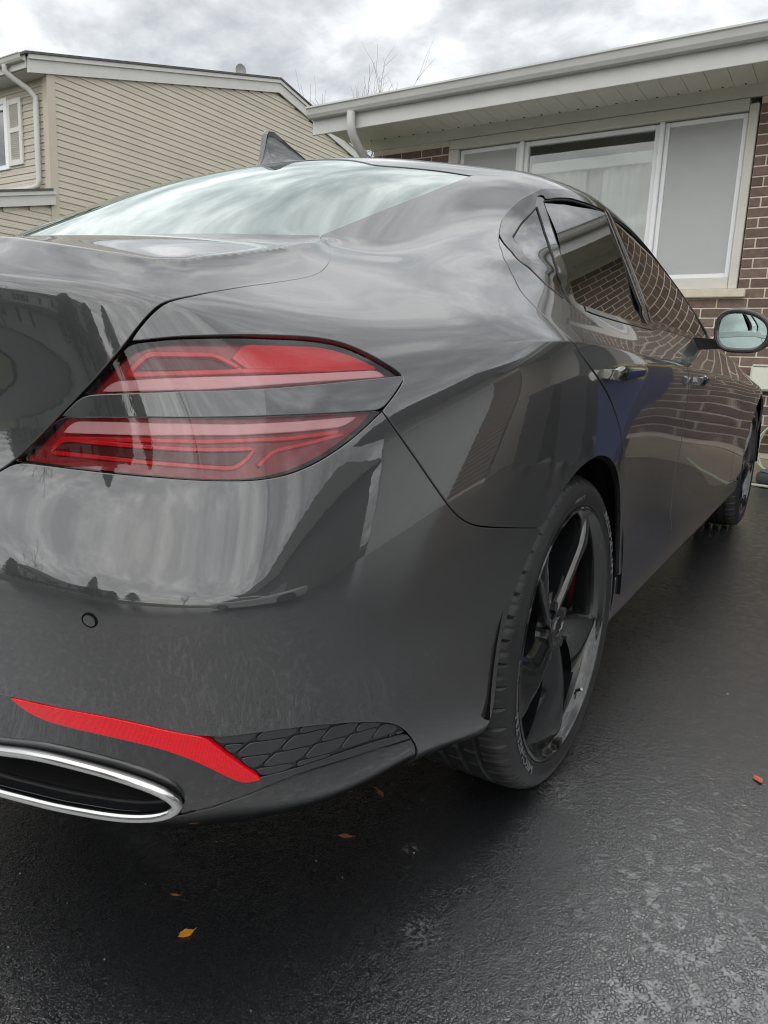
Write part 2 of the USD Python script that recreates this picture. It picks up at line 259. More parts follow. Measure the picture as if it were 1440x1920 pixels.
obj('outer_ground', (np.array([[-900, -900, -.75], [900, -900, -.75], [900, 900, -.75], [-900, 900, -.75]]), np.array([[0, 1, 2], [0, 2, 3]])), M['grass'], kind='structure', label='distant grass out to the horizon', category='ground')

# ---------------------------------------------------------------- the car's skin
# rings from the underside (0) up to the roof's centre line; stations from the tail's centre round the right side to the nose
YS=[-.33,0,.4,.85,1.35,1.85,2.35,2.835]
RINGS=[
 # R0 underside
 [(0,-.80,.23),(.3,-.80,.23),(.5,-.78,.23),(.60,-.75,.23),(.67,-.71,.235),(.72,-.62,.24),(.75,-.5,.235),(.77,-.3,.215)]+[(.78,y,.175) for y in YS[1:]]+[(.74,3.1,.175),(.6,3.35,.175),(.3,3.45,.175),(0,3.47,.175)],
 # R1 bottom edge
 [(0,-.935,.26),(.33,-.925,.262),(.54,-.90,.288),(.67,-.865,.297),(.755,-.80,.304),(.81,-.70,.298),(.845,-.54,.29),(.87,-.33,.25),(.872,0,.215),(.872,.4,.205),(.872,.85,.205),(.872,1.35,.205),(.872,1.85,.205),(.872,2.35,.205),(.875,2.835,.205),(.84,3.2,.205),(.70,3.45,.205),(.38,3.58,.205),(0,3.61,.205)],
 # R2 lower bumper
 [(0,-.995,.45),(.33,-.985,.45),(.56,-.958,.45),(.70,-.925,.45),(.787,-.868,.45),(.842,-.76,.45),(.875,-.57,.44),(.895,-.33,.43),(.905,0,.42),(.893,.4,.41),(.885,.85,.405),(.882,1.35,.40),(.885,1.85,.40),(.897,2.35,.40),(.908,2.835,.40),(.875,3.2,.41),(.73,3.5,.42),(.4,3.65,.43),(0,3.69,.43)],
 # R3 crease
 [(0,-1.036,.648),(.33,-1.026,.644),(.56,-1.0,.638),(.705,-.966,.631),(.802,-.902,.623),(.860,-.785,.615),(.889,-.58,.61),(.907,-.33,.61),(.918,0,.61),(.902,.4,.60),(.893,.85,.59),(.89,1.35,.58),(.892,1.85,.57),(.904,2.35,.56),(.914,2.835,.56),(.885,3.2,.56),(.735,3.5,.56),(.4,3.65,.57),(0,3.69,.57)],
 # R4
 [(0,-.993,.765),(.33,-.983,.762),(.56,-.956,.758),(.686,-.921,.754),(.772,-.868,.750),(.831,-.767,.752),(.874,-.58,.757),(.907,-.33,.765),(.923,0,.76),(.912,.4,.745),(.902,.85,.725),(.898,1.35,.705),(.899,1.85,.685),(.908,2.35,.665),(.916,2.835,.65),(.88,3.2,.64),(.73,3.5,.635),(.4,3.645,.635),(0,3.685,.635)],
 # R5
 [(0,-.985,.862),(.33,-.975,.857),(.56,-.948,.852),(.675,-.912,.847),(.748,-.862,.843),(.802,-.765,.842),(.85,-.58,.845),(.898,-.33,.853),(.918,0,.853),(.913,.4,.832),(.905,.85,.807),(.902,1.35,.78),(.902,1.85,.755),(.908,2.35,.725),(.91,2.835,.705),(.865,3.2,.69),(.715,3.5,.68),(.39,3.64,.68),(0,3.675,.68)],
 # R6 lip edge and shoulder crease
 [(0,-.992,.966),(.33,-.980,.960),(.55,-.947,.950),(.657,-.906,.936),(.718,-.853,.924),(.762,-.745,.913),(.812,-.58,.903),(.875,-.33,.903),(.906,0,.898),(.905,.4,.876),(.899,.85,.850),(.895,1.35,.822),(.893,1.85,.795),(.896,2.35,.765),(.893,2.835,.74),(.845,3.2,.72),(.70,3.5,.705),(.38,3.63,.705),(0,3.665,.705)],
 # R7 lip ridge
 [(0,-.925,1.008),(.33,-.91,1.001),(.535,-.872,.989),(.622,-.835,.977),(.672,-.79,.963),(.715,-.695,.950),(.765,-.55,.94),(.832,-.33,.942),(.868,0,.937),(.876,.4,.912),(.873,.85,.887),(.869,1.35,.859),(.864,1.85,.833),(.855,2.35,.807),(.84,2.835,.782),(.795,3.18,.76),(.65,3.46,.745),(.36,3.59,.745),(0,3.62,.745)],
 # R8 deck and waistline
 [(0,-.70,1.044),(.32,-.69,1.039),(.51,-.66,1.029),(.585,-.625,1.018),(.628,-.585,1.011),(.662,-.52,1.0),(.712,-.435,.990),(.768,-.27,.990),(.804,.02,.999),(.815,.4,.972),(.824,.85,.948),(.829,1.35,.924),(.825,1.85,.901),(.802,2.35,.878),(.775,2.835,.845),(.71,3.12,.815),(.55,3.34,.795),(.3,3.43,.80),(0,3.45,.80)],
 # R9 foot of the glass
 [(0,-.48,1.080),(.32,-.46,1.076),(.48,-.415,1.070),(.55,-.37,1.068),(.588,-.325,1.067),(.618,-.27,1.060),(.65,-.195,1.063),(.695,-.07,1.076),(.742,.11,1.075),(.776,.43,1.044),(.787,.85,1.021),(.795,1.35,.998),(.792,1.80,.973),(.705,2.02,.957),(.60,2.10,.962),(.45,2.14,.968),(.3,2.165,.972),(.15,2.175,.975),(0,2.18,.975)],
 # R10
 [(0,-.18,1.230),(.31,-.155,1.223),(.45,-.11,1.213),(.51,-.06,1.205),(.543,-.01,1.199),(.57,.05,1.193),(.597,.12,1.182),(.632,.225,1.180),(.667,.36,1.170),(.70,.58,1.154),(.724,.9,1.142),(.730,1.3,1.126),(.722,1.60,1.11),(.665,1.77,1.105),(.55,1.83,1.11),(.42,1.87,1.115),(.28,1.9,1.12),(.14,1.91,1.12),(0,1.91,1.12)],
 # R11 roof rail
 [(0,.10,1.326),(.29,.13,1.318),(.41,.18,1.307),(.462,.22,1.302),(.497,.265,1.300),(.525,.315,1.300),(.55,.38,1.304),(.575,.47,1.306),(.597,.58,1.308),(.616,.75,1.310),(.622,.95,1.310),(.612,1.2,1.300),(.585,1.38,1.282),(.53,1.5,1.275),(.45,1.56,1.275),(.34,1.6,1.28),(.22,1.62,1.285),(.11,1.63,1.285),(0,1.63,1.285)],
 # R12
 [(0,.33,1.367),(.22,.35,1.363),(.32,.39,1.357),(.365,.43,1.356),(.395,.47,1.357),(.42,.52,1.36),(.44,.575,1.364),(.458,.65,1.370),(.472,.74,1.373),(.483,.85,1.375),(.485,.96,1.375),(.475,1.1,1.37),(.45,1.22,1.36),(.40,1.3,1.355),(.33,1.35,1.355),(.25,1.38,1.357),(.17,1.4,1.36),(.08,1.41,1.36),(0,1.41,1.36)],
 # R13
 [(0,.62+.02*k,1.394+.0006*k) for k in range(19)],
]
T=np.array(RINGS,float)            # ring, station, xyz
NR,NS=T.shape[:2]
def _par(A):                        # mean chord length
    d=np.linalg.norm(np.diff(A,axis=0),axis=2).mean(1); return np.concatenate([[0],np.cumsum(d)])
UP=_par(np.swapaxes(T[2:11],0,1)); VP=_par(T)
def _knots(p):                      # cubic, one span per interval, natural count
    return np.concatenate([[p[0]]*4,p[1:-1],[p[-1]]*4])
KU,KV=_knots(UP),_knots(VP)
def _pen(t,n):                      # integral of second derivative squared
    x=np.linspace(t[3],t[-4]-1e-9,600); D=np.stack([BSpline(t,np.eye(n)[i],3).derivative(2)(x) for i in range(n)],1)
    return D.T@D*(x[1]-x[0])
def _gram(t,n):
    x=np.linspace(t[3],t[-4]-1e-9,600); D=BSpline.design_matrix(x,t,3).toarray(); return D.T@D*(x[1]-x[0])
def fit(lam=1e-4,lamv=1e-5):
    BU=BSpline.design_matrix(UP,KU,3,extrapolate=True).toarray(); BV=BSpline.design_matrix(VP,KV,3,extrapolate=True).toarray()
    nu,nv=BU.shape[1],BV.shape[1]
    A=np.kron(BV.T@BV,BU.T@BU)+lam*np.kron(_gram(KV,nv),_pen(KU,nu))+lamv*np.kron(_pen(KV,nv),_gram(KU,nu))
    rhs=np.einsum('ra,rsk,sb->abk',BV,T,BU).reshape(-1,3)
    C=np.linalg.solve(A+1e-10*np.eye(len(A)),rhs).reshape(nv,nu,3)
    C[:,0,0]=0; C[:,-1,0]=0; C[-1,:,0]=0
    # across the middle the surface is level: second row equals the first there
    C[:,1,1:]=C[:,0,1:]; C[:,-2,1:]=C[:,-1,1:]; C[-2,:,2]=C[-1,:,2]
    return C
def S0(u,v,du=0,dv=0):
    u=np.clip(np.asarray(u,float),0,UP[-1]-1e-7); v=np.clip(np.asarray(v,float),0,VP[-1]-1e-7)
    sh=u.shape; u=u.ravel(); v=v.ravel()
    def basis(x,t,n,d):
        if d==0: return BSpline.design_matrix(x,t,3)
        return __import__('scipy').sparse.csr_matrix(np.stack([BSpline(t,np.eye(n)[i],3).derivative(d)(x) for i in range(n)],1))
    BU=basis(u,KU,C.shape[1],du).tocsr(); BV=basis(v,KV,C.shape[0],dv).tocsr()
    out=np.zeros((len(u),3))
    for k in range(3): out[:,k]=np.asarray(BV.multiply(BU@C[:,:,k].T).sum(1)).ravel()
    return out.reshape(sh+(3,))

C=fit()
# creases: rings close on either side of the lip edge (6) and of the bumper's edge (3); w = how far they lie on the straight chord
W7=[1,1,1,.9,.7,.4,.1]+[0]*12; W6=[1,1,1,1,.7,.35,.12,.25,.6,.8,.85,.85,.85,.8,.7,.5,.4,.3,.3]; W3=[.95,.95,.95,.95,.9,.75,.5,.2,0,0,0,0,0,0,0,0,0,0,0]
def _ins(r,other,f,w):
    base=S0(UP,np.full(NS,VP[r]+f*(VP[other]-VP[r]))); ch=T0[r]+f*(T0[other]-T0[r]); w=np.array(w)[:,None]; return w*ch+(1-w)*base
T0=T.copy()
NEW=[]
for r in range(NR):
    if r==6: NEW+= [_ins(6,5,.22,W6),T0[6],_ins(6,7,.3,W6)]
    elif r==7: NEW+= [_ins(7,6,.25,W7),T0[7],_ins(7,8,.12,W7)]
    elif r==3: NEW+= [_ins(3,2,.14,W3),T0[3],_ins(3,4,.2,W3)]
    else: NEW.append(T0[r])
T=np.array(NEW); NR=len(T); VP=_par(T); KV=_knots(VP); C=fit()
RI={0:0,1:1,2:2,3:4,4:6,5:7,6:9,7:12,8:14,9:15,10:16,11:17,12:18,13:19}

# ridges: (points in u,v; height; width; run-out at either end)
CREASES=[]
def _ridge(pts,A,w,ta,tb): CREASES.append((np.array(pts,float),A,w,ta,tb))
_v6=lambda u: np.interp(u,UP,np.full(NS,VP[RI[6]]))
_ridge([(0,VP[RI[6]]),(.35,VP[RI[6]]),(.55,VP[RI[6]]),(.64,VP[RI[6]]),(.74,VP[RI[6]]-.002),(.80,VP[RI[6]]-.004)],.0100,.020,.0,.13)
_ridge([(0.0, 0.808), (0.33, 0.808), (0.503, 0.808), (0.527, 0.804), (0.55, 0.802), (0.572, 0.8), (0.594, 0.799), (0.612, 0.799), (0.63, 0.799), (0.648, 0.801), (0.665, 0.803), (0.682, 0.805), (0.698, 0.815), (0.711, 0.825), (0.715, 0.84), (0.719, 0.854), (0.724, 0.868), (0.729, 0.883), (0.732, 0.905), (0.735, 0.93), (0.736, 0.961), (0.729, 1.015), (0.713, 1.121), (0.663, 1.382)],.0100,.024,.0,.10)
_ridge([(1.12,VP[RI[6]]-.006),(1.6,VP[RI[6]]),(2.3,VP[RI[6]]),(3.2,VP[RI[6]]),(3.9,VP[RI[6]])],.0050,.030,.22,.6)
def _disp(u,v):
    h=np.zeros_like(u)
    for P,A,w,ta,tb in CREASES:
        best=np.full(u.shape,9.); tt=np.zeros_like(u); acc=0.; L=np.linalg.norm(np.diff(P,axis=0),axis=1)
        for a,b,l in zip(P[:-1],P[1:],L):
            d=(b-a)/l; t=np.clip((u-a[0])*d[0]+(v-a[1])*d[1],0,l); q=np.hypot(u-a[0]-d[0]*t,v-a[1]-d[1]*t); m=q<best; best=np.where(m,q,best); tt=np.where(m,acc+t,tt); acc+=l
        e=np.ones_like(u)
        if ta>0: e=e*np.clip(tt/ta,0,1)
        if tb>0: e=e*np.clip((acc-tt)/tb,0,1)
        e=e*e*(3-2*e); h+=A*e*np.exp(-(np.sqrt(best**2+.0022**2)-.0022)/w)*(best<8*w)
    return h
def N0(u,v):
    n=np.cross(S0(u,v,1,0),S0(u,v,0,1)); return n/np.maximum(np.linalg.norm(n,axis=-1,keepdims=True),1e-9)
def _S(u,v):
    u=np.asarray(u,float); v=np.asarray(v,float); h=_disp(u,v); return S0(u,v)+N0(u,v)*h[...,None]
def S(u,v,du=0,dv=0):
    u=np.asarray(u,float); v=np.asarray(v,float); e=6e-4
    if du: a=np.clip(u-e,0,UP[-1]-1e-6); b=np.clip(u+e,0,UP[-1]-1e-6); return (_S(b,v)-_S(a,v))/(b-a)[...,None]
    if dv: a=np.clip(v-e,0,VP[-1]-1e-6); b=np.clip(v+e,0,VP[-1]-1e-6); return (_S(u,b)-_S(u,a))/(b-a)[...,None]
    return _S(u,v)
def N(u,v):
    n=np.cross(S(u,v,1,0),S(u,v,0,1)); return n/np.maximum(np.linalg.norm(n,axis=-1,keepdims=True),1e-9)


